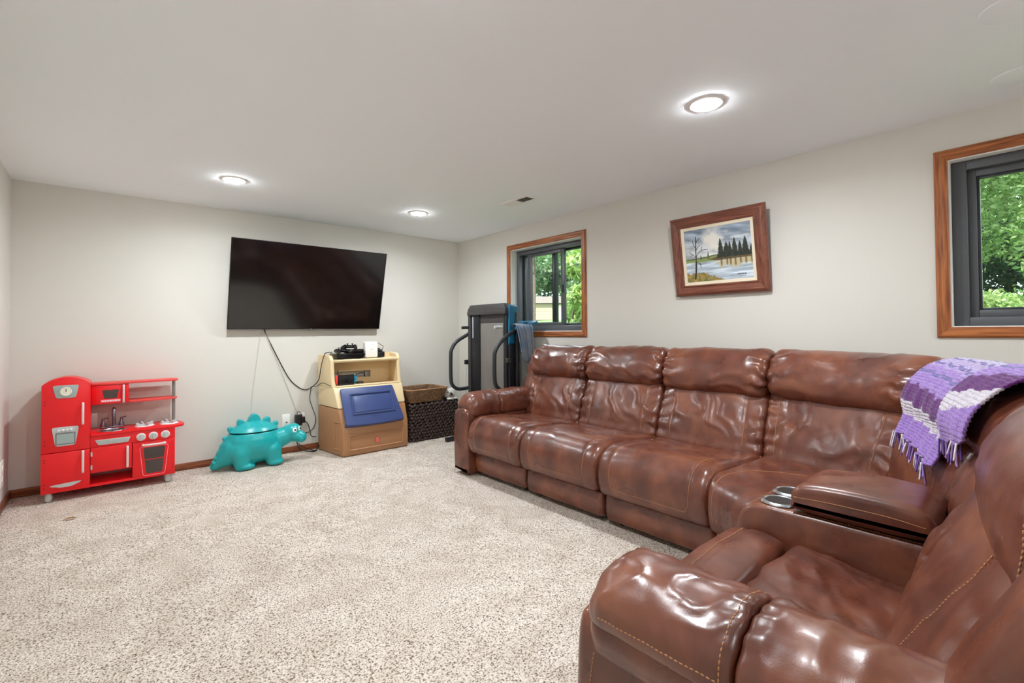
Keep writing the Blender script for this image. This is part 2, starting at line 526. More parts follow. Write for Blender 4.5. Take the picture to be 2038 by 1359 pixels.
# near window: big picture sash
r2, a0, a1, b0, b1, ym = window(2, W2, 'dark framed window with oak casing at the right edge, above the purple throw')
frame_bars('frame', a0, a1, b0, b1, XW + 0.055, XW + 0.20, 0.060, M_FRAME, r2, wb=0.045, wt=0.05)
s = frame_bars('sash', ym - 0.02, a1 - 0.052, b0 + 0.040, b1 - 0.045, XW + 0.085, XW + 0.120, 0.042, M_FRAME, r2, wb=0.042, wt=0.042)
box('pane', XW + 0.100, XW + 0.103, ym + 0.02, a1 - 0.092, b0 + 0.08, b1 - 0.085, M_GLASS, s)
frame_bars('glazing_bead', ym + 0.02, a1 - 0.093, b0 + 0.081, b1 - 0.086, XW + 0.098, XW + 0.118, 0.014, M_FRAME2, r2)
s = frame_bars('sash', a0 + 0.052, ym + 0.02, b0 + 0.040, b1 - 0.045, XW + 0.125, XW + 0.160, 0.042, M_FRAME, r2)
box('pane', XW + 0.140, XW + 0.143, a0 + 0.092, ym - 0.02, b0 + 0.08, b1 - 0.085, M_GLASS, s)

# ------------------------------------------------------------------ ceiling fittings
M_TRIM = mat('white_trim', rgb(240, 240, 238), 0.45)
M_LENS = mat('lamp_lens', (1, 1, 1, 1), 0.4, emit=((0.95, 0.98, 1.0, 1), LENS_GLOW))
lamps = [((2.256, 1.113), 'round recessed downlight over the sofa, the largest of the lit ones'),
         ((0.706, 3.925), 'round recessed downlight above the left end of the television'),
         ((2.236, 3.925), 'round recessed downlight nearest the corner between television and window'),
         ((0.706, 1.113), 'round recessed downlight just above the top edge of the view'),
         ((0.706, -1.70), 'round recessed downlight behind the viewer on the left'),
         ((2.256, -1.70), 'round recessed downlight behind the viewer on the right')]
for (lx, ly), lab in lamps:
    t = thing('recessed_downlight', (lx, ly, HC), lab, 'ceiling light', 'recessed downlights')
    lathe('trim_ring', [(0.064, 0.0), (0.066, 0.006), (0.084, 0.004), (0.090, 0.0)], (lx, ly, HC), M_TRIM, t, axis='-z', seg=40)
    lathe('lens', [(0.066, 0.001), (0.0655, 0.009), (0.05, 0.0125), (0.03, 0.0138), (0.0, 0.014)], (lx, ly, HC), M_LENS, t, axis='-z', seg=40)
    ld_ = bpy.data.lights.new('downlight_lamp', 'AREA'); ld_.shape = 'DISK'; ld_.size = 0.125; ld_.energy = LAMP_POWER; ld_.color = (0.88, 0.95, 1.0); ld_.spread = 2.85
    lo_ = bpy.data.objects.new('downlight_lamp', ld_); COL.objects.link(lo_); lo_.parent = t; lo_.location = (0, 0, -0.0155)
for (lx, ly), lab in [((2.405, 0.065), 'blank round ceiling cover at the top right corner of the view'), ((3.075, 0.075), 'blank round ceiling cover beside the near window')]:
    o = lathe('ceiling_cover_plate', [(0.0, 0.006), (0.088, 0.006), (0.094, 0.004), (0.096, 0.0)], (lx, ly, HC), M_CEIL, axis='-z', seg=48)
    tag(o, lab, 'cover plate', 'blank ceiling cover plates')

M_VENT_DARK = mat('vent_gap', rgb(84, 84, 82), 0.8)
vt = thing('ceiling_vent', (2.70, 3.01, HC), 'white metal ceiling air vent with dark slots', 'vent')
def ceil_d(u, v, h): return (u, v, HC - h)
mitred('frame', (2.655, 2.745, 2.865, 3.16), [(0, 0), (0, 0.004), (0.012, 0.007), (0.03, 0.002), (0.03, 0)], ceil_d, (M_TRIM, M_TRIM), vt)
box('backing', 2.655, 2.745, 2.865, 3.16, HC - 0.001, HC - 0.0002, M_VENT_DARK, vt)
box('divider', 2.655, 2.745, 3.005, 3.02, HC - 0.006, HC - 0.001, M_TRIM, vt)
for (ya, yb, ang) in ((2.868, 3.004, -2.4), (3.021, 3.157, 2.4)):
    for i in range(7):
        x = 2.662 + i * 0.0125
        # louvres of one half lean away from the other half's
        dx = 0.004 * ang
        v = [(x, ya, HC - 0.001), (x + 0.001, ya, HC - 0.001), (x + 0.001 + dx, ya, HC - 0.006), (x + dx, ya, HC - 0.006)]
        v += [(p[0], yb, p[2]) for p in v]
        mk('louvre', v, [(0, 1, 2, 3), (4, 7, 6, 5), (0, 4, 5, 1), (1, 5, 6, 2), (2, 6, 7, 3), (3, 7, 4, 0)], M_TRIM, vt)

# ------------------------------------------------------------------ wall plates
M_PLATE = mat('white_plastic', rgb(242, 240, 234), 0.35)
M_DARK = mat('black_plastic', rgb(22, 22, 24), 0.38, bump=(300, 0.05, 0.0005))
M_CABLE = mat('black_cable', rgb(24, 23, 24), 0.5)
def wall_b(u, v, h): return (u, YT - h, v)
def plate(x0, x1, z0, z1, label, kind, group=None):
    t = thing('wall_plate', ((x0 + x1) / 2, YT, z0), label, kind, group)
    prism('cover', rrect(x0, x1, z0, z1, 0.006), 0.0, 0.006, wall_b, M_PLATE, t, r=0.0015)
    return t
p = plate(1.296, 1.368, 0.250, 0.378, 'white cable jack plate low on the wall above the dinosaur neck', 'wall plate')
lathe('jack', [(0.007, 0.0), (0.007, 0.012), (0.004, 0.012), (0.0, 0.012)], (1.336, YT - 0.006, 0.300), M_DARK, p, axis='-y', seg=12)
p = plate(1.436, 1.508, 0.250, 0.378, 'white outlet plate behind the black power adapter', 'outlet')
for zz in (0.285, 0.343):
    prism('receptacle', rrect(1.457, 1.487, zz - 0.018, zz + 0.018, 0.008), 0.005, 0.009, wall_b, M_PLATE, p)
p = plate(-0.112, -0.046, 0.445, 0.555, 'white outlet plate glimpsed behind the toy sink tap', 'outlet')
for zz in (0.475, 0.525):
    prism('receptacle', rrect(-0.094, -0.064, zz - 0.018, zz + 0.018, 0.008), 0.005, 0.009, wall_b, M_PLATE, p)
def wall_l(u, v, h): return (XL + h, u, v)
t = thing('wall_plate', (XL, 4.58, 0.14), 'white outlet plate low on the left wall at the edge of the view', 'outlet')
prism('cover', rrect(4.54, 4.66, 0.16, 0.33, 0.006), 0, 0.007, wall_l, M_PLATE, t, r=0.0015)
for zz in (0.21, 0.28):
    prism('receptacle', rrect(4.585, 4.615, zz - 0.018, zz + 0.018, 0.008), 0.006, 0.010, wall_l, M_PLATE, t)
# ------------------------------------------------------------------ leather sectional
def leather_mat():
    m = bpy.data.materials.new('brown_leather'); m.use_nodes = True
    nt = m.node_tree; b = nt.nodes['Principled BSDF']
    tc = nt.nodes.new('ShaderNodeTexCoord')
    n = nt.nodes.new('ShaderNodeTexNoise'); n.inputs['Scale'].default_value = 4.5; n.inputs['Detail'].default_value = 4; n.inputs['Roughness'].default_value = 0.6; n.inputs['Distortion'].default_value = 0.5
    nt.links.new(tc.outputs['Object'], n.inputs['Vector'])
    r = nt.nodes.new('ShaderNodeValToRGB')
    r.color_ramp.elements[0].position = 0.30; r.color_ramp.elements[0].color = rgb(76, 39, 29)
    r.color_ramp.elements[1].position = 0.72; r.color_ramp.elements[1].color = rgb(134, 79, 53)
    e = r.color_ramp.elements.new(0.5); e.color = rgb(105, 56, 40)
    nt.links.new(n.outputs['Fac'], r.inputs['Fac']); nt.links.new(r.outputs['Color'], b.inputs['Base Color'])
    b.inputs['Roughness'].default_value = 0.36
    n4 = nt.nodes.new('ShaderNodeTexNoise'); n4.inputs['Scale'].default_value = 9; n4.inputs['Detail'].default_value = 2
    nt.links.new(tc.outputs['Object'], n4.inputs['Vector'])
    mr = nt.nodes.new('ShaderNodeMapRange'); mr.inputs[1].default_value = 0.3; mr.inputs[2].default_value = 0.7; mr.inputs[3].default_value = 0.24; mr.inputs[4].default_value = 0.42
    nt.links.new(n4.outputs['Fac'], mr.inputs[0]); nt.links.new(mr.outputs[0], b.inputs['Roughness'])
    b.inputs['Specular IOR Level'].default_value = 0.65
    b.inputs['Coat Weight'].default_value = 0.18; b.inputs['Coat Roughness'].default_value = 0.18
    v = nt.nodes.new('ShaderNodeTexVoronoi'); v.inputs['Scale'].default_value = 330; v.feature = 'DISTANCE_TO_EDGE'
    n3 = nt.nodes.new('ShaderNodeTexNoise'); n3.inputs['Scale'].default_value = 45; n3.inputs['Detail'].default_value = 2
    nt.links.new(tc.outputs['Object'], v.inputs['Vector']); nt.links.new(tc.outputs['Object'], n3.inputs['Vector'])
    ml = nt.nodes.new('ShaderNodeMath'); ml.operation = 'MULTIPLY_ADD'; ml.inputs[1].default_value = 0.35
    nt.links.new(v.outputs['Distance'], ml.inputs[0]); nt.links.new(n3.outputs['Fac'], ml.inputs[2])
    bp = nt.nodes.new('ShaderNodeBump'); bp.inputs['Strength'].default_value = 0.15; bp.inputs['Distance'].default_value = 0.003
    nt.links.new(ml.outputs[0], bp.inputs['Height']); nt.links.new(bp.outputs['Normal'], b.inputs['Normal'])
    return m
M_LEA = leather_mat()
M_THREAD = mat('tan_thread', rgb(176, 124, 84), 0.7)
M_SHELL = mat('dark_underside', rgb(28, 20, 17), 0.8)
M_CHROME = mat('brushed_steel', rgb(205, 208, 212), 0.22, metal=1.0)
M_CUP = mat('cup_well', rgb(20, 22, 26), 0.3)

class Puff:
    """cushion: a closed side profile (a, z) carried across a width t by frame(a, z, t), rounded in at both ends"""
    def __init__(s, name, prof, W, frame, r, parent, wr=None, ns=84, nt=56, m=None, r1=None, smoothprof=True, label=None):
        P = catmull(prof, 8, True) if smoothprof else np.asarray(prof, float)
        P = resample(P, ns, True)
        A = 0.5 * np.sum(P[:, 0] * np.roll(P[:, 1], -1) - np.roll(P[:, 0], -1) * P[:, 1])
        T = np.roll(P, -1, 0) - np.roll(P, 1, 0); T /= np.linalg.norm(T, axis=1)[:, None] + 1e-12
        N = np.stack([T[:, 1], -T[:, 0]], 1) * (1 if A > 0 else -1)
        r1 = r if r1 is None else r1
        c = np.linspace(0, 1, nt); t = (0.45 * c + 0.55 * (0.5 - 0.5 * np.cos(np.pi * c))) * W
        d = np.zeros(nt)
        q = np.clip((r - t) / max(r, 1e-6), 0, 1); d += r * (1 - np.sqrt(np.clip(1 - q * q, 0, 1)))
        q = np.clip((t - (W - r1)) / max(r1, 1e-6), 0, 1); d += r1 * (1 - np.sqrt(np.clip(1 - q * q, 0, 1)))
        sarc = np.linspace(0, 1, ns + 1)[:-1]
        S, TT = np.meshgrid(sarc, t)
        a0 = np.repeat(P[None, :, 0], nt, 0); z0 = np.repeat(P[None, :, 1], nt, 0)
        na = np.repeat(N[None, :, 0], nt, 0); nz = np.repeat(N[None, :, 1], nt, 0)
        off = -d[:, None]
        if wr is not None: off = off + wr(S, TT, a0, z0, W)
        a = a0 + na * off; z = z0 + nz * off
        s.P, s.W, s.t, s.ns = P, W, t, ns
        s.a, s.z, s.na, s.nz, s.frame = a, z, na, nz, frame
        X, Y, Z = frame(a, z, TT)
        V = np.stack([X, Y, Z], 2).reshape(-1, 3)
        F = grid_faces(ns, nt, True) + [tuple(range(ns))[::-1], tuple(range((nt - 1) * ns, nt * ns))]
        s.o = mk(name, V, F, m or M_LEA, parent, smooth=True, label=label)
    def s_at(s, a, z): return int(np.argmin((s.P[:, 0] - a) ** 2 + (s.P[:, 1] - z) ** 2))
    def pt(s, si, t, lift):
        # si: float profile index, t metres
        i0 = int(math.floor(si)) % s.ns; i1 = (i0 + 1) % s.ns; fr = si - math.floor(si)
        def row(arr, i): return np.interp(t, s.t, arr[:, i])
        a = row(s.a, i0) * (1 - fr) + row(s.a, i1) * fr; z = row(s.z, i0) * (1 - fr) + row(s.z, i1) * fr
        na = row(s.na, i0); nz = row(s.nz, i0)
        X, Y, Z = s.frame(np.array(a + na * lift), np.array(z + nz * lift), np.array(t))
        return np.array([float(X), float(Y), float(Z)])
    def line(s, way, lift=0.0005, n=14, rounded=True):
        """surface polyline through waypoints ((a, z), t)"""
        sp = []
        for (az, t) in way:
            si = s.s_at(*az)
            if sp:
                while si - sp[-1][0] > s.ns / 2: si -= s.ns
                while sp[-1][0] - si > s.ns / 2: si += s.ns
            sp.append((float(si), t))
        sp = np.array(sp)
        out = []
        for i in range(len(sp) - 1):
            for k in range(n): out.append(sp[i] + (sp[i + 1] - sp[i]) * k / n)
        out.append(sp[-1])
        return np.array([s.pt(q[0], q[1], lift) for q in out])

def stitch(name, lines, parent, r=0.0013, dash=None, m=None):
    """seam thread, one part per seam: a fine continuous line on far seams, single dashes on near ones"""
    for P in lines:
        g = G()
        if dash is None:
            g.add(*tube_vf(P, r, 5))
        else:
            L = np.r_[0, np.cumsum(np.linalg.norm(np.diff(P, axis=0), axis=1))]
            n = max(1, int(L[-1] / dash))
            for i in range(n):
                tt = np.linspace((i + 0.14) * dash, (i + 0.86) * dash, 4)
                Q = np.stack([np.interp(tt, L, P[:, j]) for j in range(3)], 1)
                g.add(*tube_vf(Q, [r * 0.5, r, r, r * 0.5], 5))
        g.out(name, m or M_THREAD, parent, smooth=True, kind='stuff' if dash else None)

# side profiles: a = distance back from the front bulge, z = height
SEAT = [(.055, .195), (.012, .24), (0, .33), (.02, .41), (.075, .462), (.16, .480), (.35, .468), (.55, .450), (.69, .440), (.72, .36), (.5, .28), (.25, .2)]
BACK = [(.655, .415), (.658, .50), (.685, .60), (.728, .70), (.77, .785), (.82, .805), (.88, .78), (.90, .6), (.86, .415)]
HEAD = [(.79, .775), (.738, .80), (.722, .87), (.742, .95), (.79, 1.014), (.86, 1.040), (.935, 1.024), (.975, .96), (.97, .85), (.9, .785)]
KICK = [(.105, .03), (.088, .05), (.078, .10), (.083, .165), (.10, .188), (.2, .19), (.2, .03)]

def ridge(x, y, seed):
    return (1 - 2 * np.abs(vnoise(x, y, seed))) ** 3 - .3 + .4 * vnoise(x * 2.1, y * 2.1, seed + 31)

def wr_seat(seed, amp=1.0):
    def w(S, T, a, z, W):
        e = np.minimum(T, W - T)
        o = 0.007 * fbm(a * 5 + seed, T * 4, seed) * amp
        o += 0.012 * np.sin(np.clip(T / W, 0, 1) * np.pi) * np.clip((z - .42) / .05, 0, 1) * (a < .6)          # crown
        top = np.clip((z - .43) / .03, 0, 1)
        o += 0.0045 * amp * top * ridge(a * 16 + fbm(T * 7, a * 7, seed) * 2, T * 5, seed + 3)
        o -= 0.004 * np.exp(-(np.abs(e - 0.10) / 0.008) ** 2)                                                     # stitched groove
        return o
    return w
def wr_back(seed, amp=1.0, groove=True):
    def w(S, T, a, z, W):
        e = np.minimum(T, W - T)
        o = 0.010 * fbm(T * 5, z * 4 + seed, seed) * amp
        o += 0.016 * np.sin(np.clip(T / W, 0, 1) * np.pi)
        mid = np.exp(-((z - .62) / .16) ** 2)
        o += 0.013 * amp * mid * ridge(T * 11 + fbm(T * 4, z * 6, seed) * 2.2, z * 2.6 + seed, seed + 5)              # slumped vertical folds
        k = np.exp(-(e / .08) ** 2)
        o += 0.006 * amp * k * np.sin(z * 95 + 5 * fbm(T * 9, z * 9, seed + 9))                                   # gathers at the side seams
        if groove: o -= 0.004 * np.exp(-(np.abs(e - 0.11) / 0.008) ** 2)
        return o
    return w
def wr_head(seed, amp=1.0):
    def w(S, T, a, z, W):
        e = np.minimum(T, W - T)
        o = 0.012 * fbm(T * 5, z * 5 + seed, seed) * amp
        o += 0.012 * np.sin(np.clip(T / W, 0, 1) * np.pi)
        k = np.exp(-(e / .09) ** 2)
        o += 0.009 * amp * k * np.sin(z * 80 + a * 30 + 6 * fbm(T * 10, z * 8, seed + 4))
        o += 0.007 * amp * ridge(z * 13 + fbm(T * 5, z * 5, seed), T * 4 + seed, seed + 8)
        return o
    return w
def wr_soft(seed, amp=0.006, f=6.0):
    def w(S, T, a, z, W): return amp * fbm(a * f + seed, T * f + z * f, seed)
    return w
def wr_arm(seed, amp=1.0):
    def w(S, T, a, z, W):
        top = np.clip((z - .53) / .05, 0, 1)
        o = amp * top * (0.008 * fbm(a * 9 + seed, T * 7, seed) + 0.006 * ridge(a * 18 + 2 * fbm(T * 8, a * 8, seed), T * 13, seed + 2))
        k = np.exp(-(np.minimum(T, W - T) / .05) ** 2)
        o += 0.003 * amp * k * np.sin(a * 150 + 4 * fbm(T * 9, a * 9, seed))
        return o
    return w

XF = 2.205
def row_frame(y0):
    return lambda a, z, t: (XF + a, y0 + t, z)

def row_seat_parts(root, y0, y1, seed, low=True):
    W = y1 - y0; fr = row_frame(y0)
    k = Puff('kick_panel', KICK, W - 0.012, row_frame(y0 + .006), 0.02, root, wr_soft(seed, .004), ns=40, nt=24)
    s = Puff('seat_cushion', SEAT, W, fr, 0.045, root, wr_seat(seed))
    e = 0.10
    u = s.line([((.30, .472), e), ((.16, .48), e), ((.03, .43), e), ((0, .33), e), ((.004, .29), e + .002), ((.008, .268), e + .010), ((.011, .254), e + .022), ((.014, .246), e + .042), ((.014, .246), W - e - .042), ((.011, .254), W - e - .022), ((.008, .268), W - e - .010), ((.004, .29), W - e - .002), ((0, .33), W - e), ((.03, .43), W - e), ((.16, .48), W - e), ((.30, .472), W - e)])
    stitch('stitching', [u], s.o)
    b = Puff('back_cushion', BACK, W, fr, 0.035, root, wr_back(seed + 1))
    ls = [b.line([((.658, .47), x), ((.685, .60), x), ((.728, .70), x), ((.765, .78), x)]) for x in (.11, W - .11)]
    stitch('stitching', ls, b.o)
    h = Puff('headrest', HEAD, W, fr, 0.045, root, wr_head(seed + 2))
    v, f = box_vf(XF + .84, XF + 1.12, y0 + .012, y1 - .012, .06, .93, .04, 3)
    mk('back_shell', v, f, M_LEA, root, smooth=True, angle=60)
    v, f = box_vf(XF + .16, XF + .86, y0 + .012, y1 - .012, .06, .34, .01)
    mk('frame', v, f, M_SHELL, root)
    for xx in (XF + .17, XF + 1.0):
        for yy in (y0 + .08, y1 - .08):
            lathe('foot', [(0.022, 0.0), (0.026, 0.065)], (xx, yy, 0.0), M_DARK, root, seg=12)

SG = 'brown leather seats of the sectional sofa'
t = thing('armless_sofa_section', (2.75, 1.45, 0), 'armless brown leather sofa seat beside the corner wedge, below the painting', 'sofa seat', SG)
row_seat_parts(t, 1.112, 1.802, 3)
t = thing('armless_sofa_section', (2.75, 2.15, 0), 'armless brown leather sofa seat, next after the padded end arm seat', 'sofa seat', SG)
row_seat_parts(t, 1.808, 2.498, 14)
t = thing('end_sofa_section', (2.75, 2.92, 0), 'brown leather sofa seat with a padded arm, at the treadmill end', 'sofa seat', SG)
row_seat_parts(t, 2.504, 3.125, 27)

# cross-section of the padded arm: w runs from the outer face inwards
ARM = [(.022, .515), (.0, .55), (.008, .60), (.055, .645), (.125, .662), (.195, .645), (.245, .595), (.25, .53), (.225, .47), (.12, .47)]
ARMLOW = [(.035, .455), (.012, .48), (.006, .515), (.03, .54), (.2, .54), (.225, .50), (.2, .455)]
def arm(root, fr, L, split, seed, dash=None):
    """fr(w, z, t): t runs from the front of the arm to its back"""
    sub = lambda o: (lambda a, z, t: fr(a, z, t + o))
    def drop(fn):   # the pad rolls down over its front end
        def g_(a, z, t):
            q = np.clip((0.10 - t) / 0.10, 0, 1)
            return fn(a, z - 0.035 * q * q * np.clip((z - .47) / .15, 0, 1), t)
        return g_
    p1 = Puff('arm_pad', ARM, split, drop(fr), 0.07, root, wr_arm(seed, 1.0), r1=0.02, nt=70)
    p2 = Puff('arm_pad', ARM, L - split, sub(split), 0.02, root, wr_arm(seed + 4, 1.0), nt=60)
    ls = [p1.line([((.0, .56), .06), ((.0, .56), split - .01)], n=60), p1.line([((.0, .56), split - .022), ((.055, .645), split - .022), ((.125, .662), split - .022), ((.195, .645), split - .022), ((.25, .56), split - .022)], n=20)]
    stitch('stitching', ls, p1.o, dash=dash, r=0.0016)
    ls = [p2.line([((.0, .56), .01), ((.0, .56), L - split - .02)], n=60)]
    stitch('stitching', ls, p2.o, dash=dash, r=0.0016)
    lo = Puff('arm_underroll', ARMLOW, L - .02, sub(.012), 0.04, root, wr_soft(seed + 6, .005), nt=60, ns=48)
    PAN = [(.05, .03), (.03, .04), (.02, .2), (.022, .38), (.032, .49), (.065, .525), (.2, .525), (.222, .40), (.222, .04), (.2, .03)]
    pn = Puff('arm_panel', PAN, L + .035, sub(-.035), 0.028, root, wr_soft(seed + 8, .006), nt=60, ns=64)
    ls = [pn.line([((.02, .1), .05), ((.022, .38), .05), ((.035, .46), .06)], n=20)]
    stitch('stitching', ls, pn.o, dash=dash or 0.012, r=0.0016)

arm(t, lambda a, z, tt: (2.245 + tt, 3.338 - a, z), 0.74, 0.30, 31)
v, f = box_vf(2.95, 3.30, 3.09, 3.335, .06, .50, .03); mk('side_shell', v, f, M_LEA, t, smooth=True, angle=60)
# side wing of the end seat's back, rising from the arm to the headrest
WING = [(.70, .45), (.70, .55), (.735, .70), (.775, .82), (.815, .93), (.865, 1.0), (.92, 1.0), (.96, .93), (.99, .70), (1.0, .45)]
Puff('back_wing', WING, 0.13, row_frame(3.105), 0.045, t, wr_head(33, .5), nt=30)

# ------------------------------------------------------------------ corner wedge
BP = catmull([(2.865, 1.112), (2.845, .90), (2.79, .70), (2.66, .51), (2.44, .385), (2.20, .30), (1.985, .235)], 12)
BP = resample(BP, 90)
_T = np.gradient(BP, axis=0); _T /= np.linalg.norm(_T, axis=1)[:, None]
_T[0] = (0, -1)
for _ in range(10): _T[1:-1] = (_T[:-2] + 2 * _T[1:-1] + _T[2:]) / 4
BN = np.stack([-_T[:, 1], _T[:, 0]], 1)
BLEN = float(np.sum(np.linalg.norm(np.diff(BP, axis=0), axis=1)))
_bl = np.linspace(0, BLEN, 90)
def wedge_frame(t0):
    def fr(a, z, t):
        tr_ = np.asarray(t, float) + t0
        tt = np.clip(tr_, 0, BLEN); ex = tr_ - tt
        bx = np.interp(tt, _bl, BP[:, 0]); by = np.interp(tt, _bl, BP[:, 1])
        nx = np.interp(tt, _bl, BN[:, 0]); ny = np.interp(tt, _bl, BN[:, 1])
        k = np.asarray(a, float) - .66
        return bx + nx * k + ex * _T[-1, 0], by + ny * k + ex * _T[-1, 1], z
    return fr
SEAM = 0.665      # where the two back panels meet, measured along the back
def seat_frame(a, z, t):
    """pie-shaped seat: from the wall run round to the console"""
    q = np.clip(np.asarray(t, float), 0, 1)
    fx = 2.205 + (1.985 - 2.205) * q; fy = 1.112 + (.76 - 1.112) * q
    bx = np.interp(q * BLEN, _bl, BP[:, 0]); by = np.interp(q * BLEN, _bl, BP[:, 1])
    k = np.asarray(a, float) / .66
    return fx + (bx - fx) * k, fy + (by - fy) * k, z
wd = thing('corner_sofa_section', (2.75, .55, 0), 'brown leather corner wedge of the sofa holding the purple throw', 'sofa seat', SG)
Puff('kick_panel', KICK, 1.0, seat_frame, 0.01, wd, wr_soft(41, .003), ns=40, nt=30)
WSEAT = [(.055, .195), (.012, .24), (0, .33), (.02, .41), (.075, .455), (.16, .466), (.35, .458), (.55, .45), (.69, .445), (.72, .36), (.5, .28), (.25, .2)]
ws = Puff('seat_cushion', WSEAT, 1.0, seat_frame, 0.03, wd, lambda S, T, a, z, W: 0.008 * fbm(a * 5, T * 5, 44), nt=60)
ls = [ws.line([((.45, .455), .30), ((.30, .46), .13), ((.16, .466), .10), ((.03, .42), .09), ((0, .33), .09), ((.012, .25), .11)], n=12)]
stitch('stitching', ls, ws.o)
wl_ = Puff('back_cushion', BACK, SEAM, wedge_frame(0), 0.035, wd, wr_back(47, 1.0), nt=70)
ls = [wl_.line([((.658, .47), x), ((.685, .60), x), ((.728, .70), x), ((.765, .78), x)]) for x in (.07, SEAM - .10)]
stitch('stitching', ls, wl_.o)
RB = [(.655, .415), (.655, .52), (.672, .64), (.705, .74), (.75, .82), (.82, .84), (.88, .80), (.90, .6), (.86, .415)]
wr2 = Puff('back_cushion', RB, BLEN - SEAM, wedge_frame(SEAM), 0.045, wd, lambda S, T, a, z, W: 0.012 * fbm(T * 4, z * 4, 52) + .012 * np.sin(np.clip(T / W, 0, 1) * np.pi), nt=60)
ls = [wr2.line([((.655, .46), .34), ((.672, .64), .40), ((.705, .74), .46), ((.75, .81), .53)])]
stitch('stitching', ls, wr2.o)
Puff('headrest', HEAD, SEAM + .02, wedge_frame(0), 0.05, wd, wr_head(55), nt=70)
def low_z(z): return z - .038 * max(0, min(1, (z - .80) / .2))
HEADR = [(a_, low_z(z_)) for a_, z_ in HEAD]
Puff('headrest', HEADR, BLEN - SEAM - .02, wedge_frame(SEAM + .02), 0.05, wd, wr_head(58, .6), nt=60)
SH = [(.85, .06), (.85, .90), (.90, .95), (1.05, .95), (1.10, .90), (1.10, .06)]
Puff('back_shell', SH, BLEN - .03, wedge_frame(.012), 0.03, wd, None, ns=40, nt=40)
lathe('foot', [(0.022, 0.0), (0.026, 0.065)], (2.42, 1.0, 0.0), M_DARK, wd, seg=12)
lathe('foot', [(0.022, 0.0), (0.026, 0.065)], (2.75, .15, 0.0), M_DARK, wd, seg=12)
lathe('foot', [(0.022, 0.0), (0.026, 0.065)], (2.08, .70, 0.0), M_DARK, wd, seg=12)

# ------------------------------------------------------------------ console with cup holders
cn = thing('sofa_console', (1.83, .35, 0), 'brown leather console with two steel cup holders and a padded lid', 'console')
CX0, CX1 = 1.700, 1.972
CON = [(.04, .03), (.02, .05), (.02, .40), (.025, .50), (.05, .552), (.10, .572), (.30, .576), (.60, .576), (.64, .55), (.64, .03)]
def con_fr(a, z, t): return (CX0 + t, .775 - a, z)
cb = Puff('body', resample(rpoly(CON, .03), 200, True), CX1 - CX0, con_fr, 0.016, cn, wr_soft(61, .002), ns=110, nt=30, smoothprof=False)
ls = [cb.line([((.022, .30), x), ((.025, .50), x), ((.06, .558), x), ((.2, .575), x), ((.58, .576), x)], n=40) for x in (.013, CX1 - CX0 - .013)]
ls.append(cb.line([((.06, .558), .013), ((.06, .558), CX1 - CX0 - .013)], n=20))
stitch('stitching', ls, cb.o, dash=.009, r=.0014)
for (cx, cy) in ((1.775, .632), (1.905, .640)):
    h = lathe('cup_holder', [(0.043, 0.0), (0.044, 0.004), (0.049, 0.006), (0.057, 0.003), (0.060, 0.0)], (cx, cy, .5755), M_CHROME, cn, seg=40)
    lathe('cup_well', [(0.0, .0022), (0.041, .0022), (0.044, .004)], (cx, cy, .575), M_CUP, h, seg=40)
LID = [(.0, .615), (.010, .652), (.05, .674), (.18, .682), (.30, .676), (.345, .655), (.36, .615), (.345, .588), (.18, .582), (.015, .588)]
def lid_fr(a, z, t): return (CX0 - .012 + t, .575 - a, z)
ld = Puff('lid', LID, CX1 - CX0 + .024, lid_fr, 0.026, cn, wr_soft(63, .006), nt=50)
ls = [ld.line([((.0, .605), .012), ((.0, .605), CX1 - CX0 + .012)], n=30)]
P_ = []
for az in [(.0, .607), (.02, .612), (.10, .616), (.18, .617), (.28, .614), (.34, .608)]:
    P_.append(None)
g = G()
ring = catmull([(CX0 - .011, .560, .630), (CX0 - .0125, .45, .636), (CX0 - .0125, .32, .636), (CX0 - .011, .235, .628)], 10)
stitch('stitching', [ring], ld.o, r=.0016)
CB = [(a_ - .09, z_) for a_, z_ in RB]
Puff('back_cushion', RB, .285, wedge_frame(BLEN + .004), 0.035, cn, wr_back(66, .6, False), nt=30)
CH = [(a_ - .05, z_ - .01) for a_, z_ in HEADR]
Puff('headrest', HEADR, .285, wedge_frame(BLEN + .004), 0.04, cn, wr_head(67, .5), nt=30)
box('back_shell', 1.70, 1.97, -.32, -.06, .06, .93, M_LEA, cn, r=.03)
for xx in (1.75, 1.92):
    for yy in (.68, -.2):
        lathe('foot', [(0.02, 0.0), (0.024, 0.06)], (xx, yy, 0.0), M_DARK, cn, seg=12)

# ------------------------------------------------------------------ near recliner
rc = thing('recliner_sofa_section', (1.25, .3, 0), 'brown leather recliner with a padded arm, closest to the viewer', 'recliner')
RX0, RX1 = 1.045, 1.690
def rec_fr(a, z, t):
    k = .04 + .11 * np.clip((np.asarray(z, float) - .47) / .15, 0, 1) * np.clip((np.asarray(a, float) - .5) / .05, 0, 1)
    return (RX0 + t, .80 - a + k * (np.asarray(t, float) - RW / 2), z)
RW = RX1 - RX0
FOOT = [(.06, .13), (.014, .2), (0, .33), (.018, .42), (.07, .482), (.14, .496), (.205, .488), (.232, .455), (.232, .3), (.2, .13)]
RSEAT = [(.24, .44), (.25, .472), (.29, .488), (.40, .478), (.50, .462), (.60, .45), (.63, .40), (.5, .33), (.3, .33)]
Puff('kick_panel', KICK, RW, rec_fr, 0.02, rc, wr_soft(71, .003), ns=40, nt=24)
def wr_foot(S, T, a, z, W):
    top = np.clip((z - .42) / .05, 0, 1)
    return 0.008 * fbm(a * 6, T * 5, 72) + .01 * np.sin(np.clip(T / W, 0, 1) * np.pi) * top + .004 * top * fbm(a * 34, T * 7, 73) - .004 * np.exp(-((a - .115) / .006) ** 2) * top
ft = Puff('footrest_pad', FOOT, RW, rec_fr, 0.04, rc, wr_foot, nt=80, ns=110)
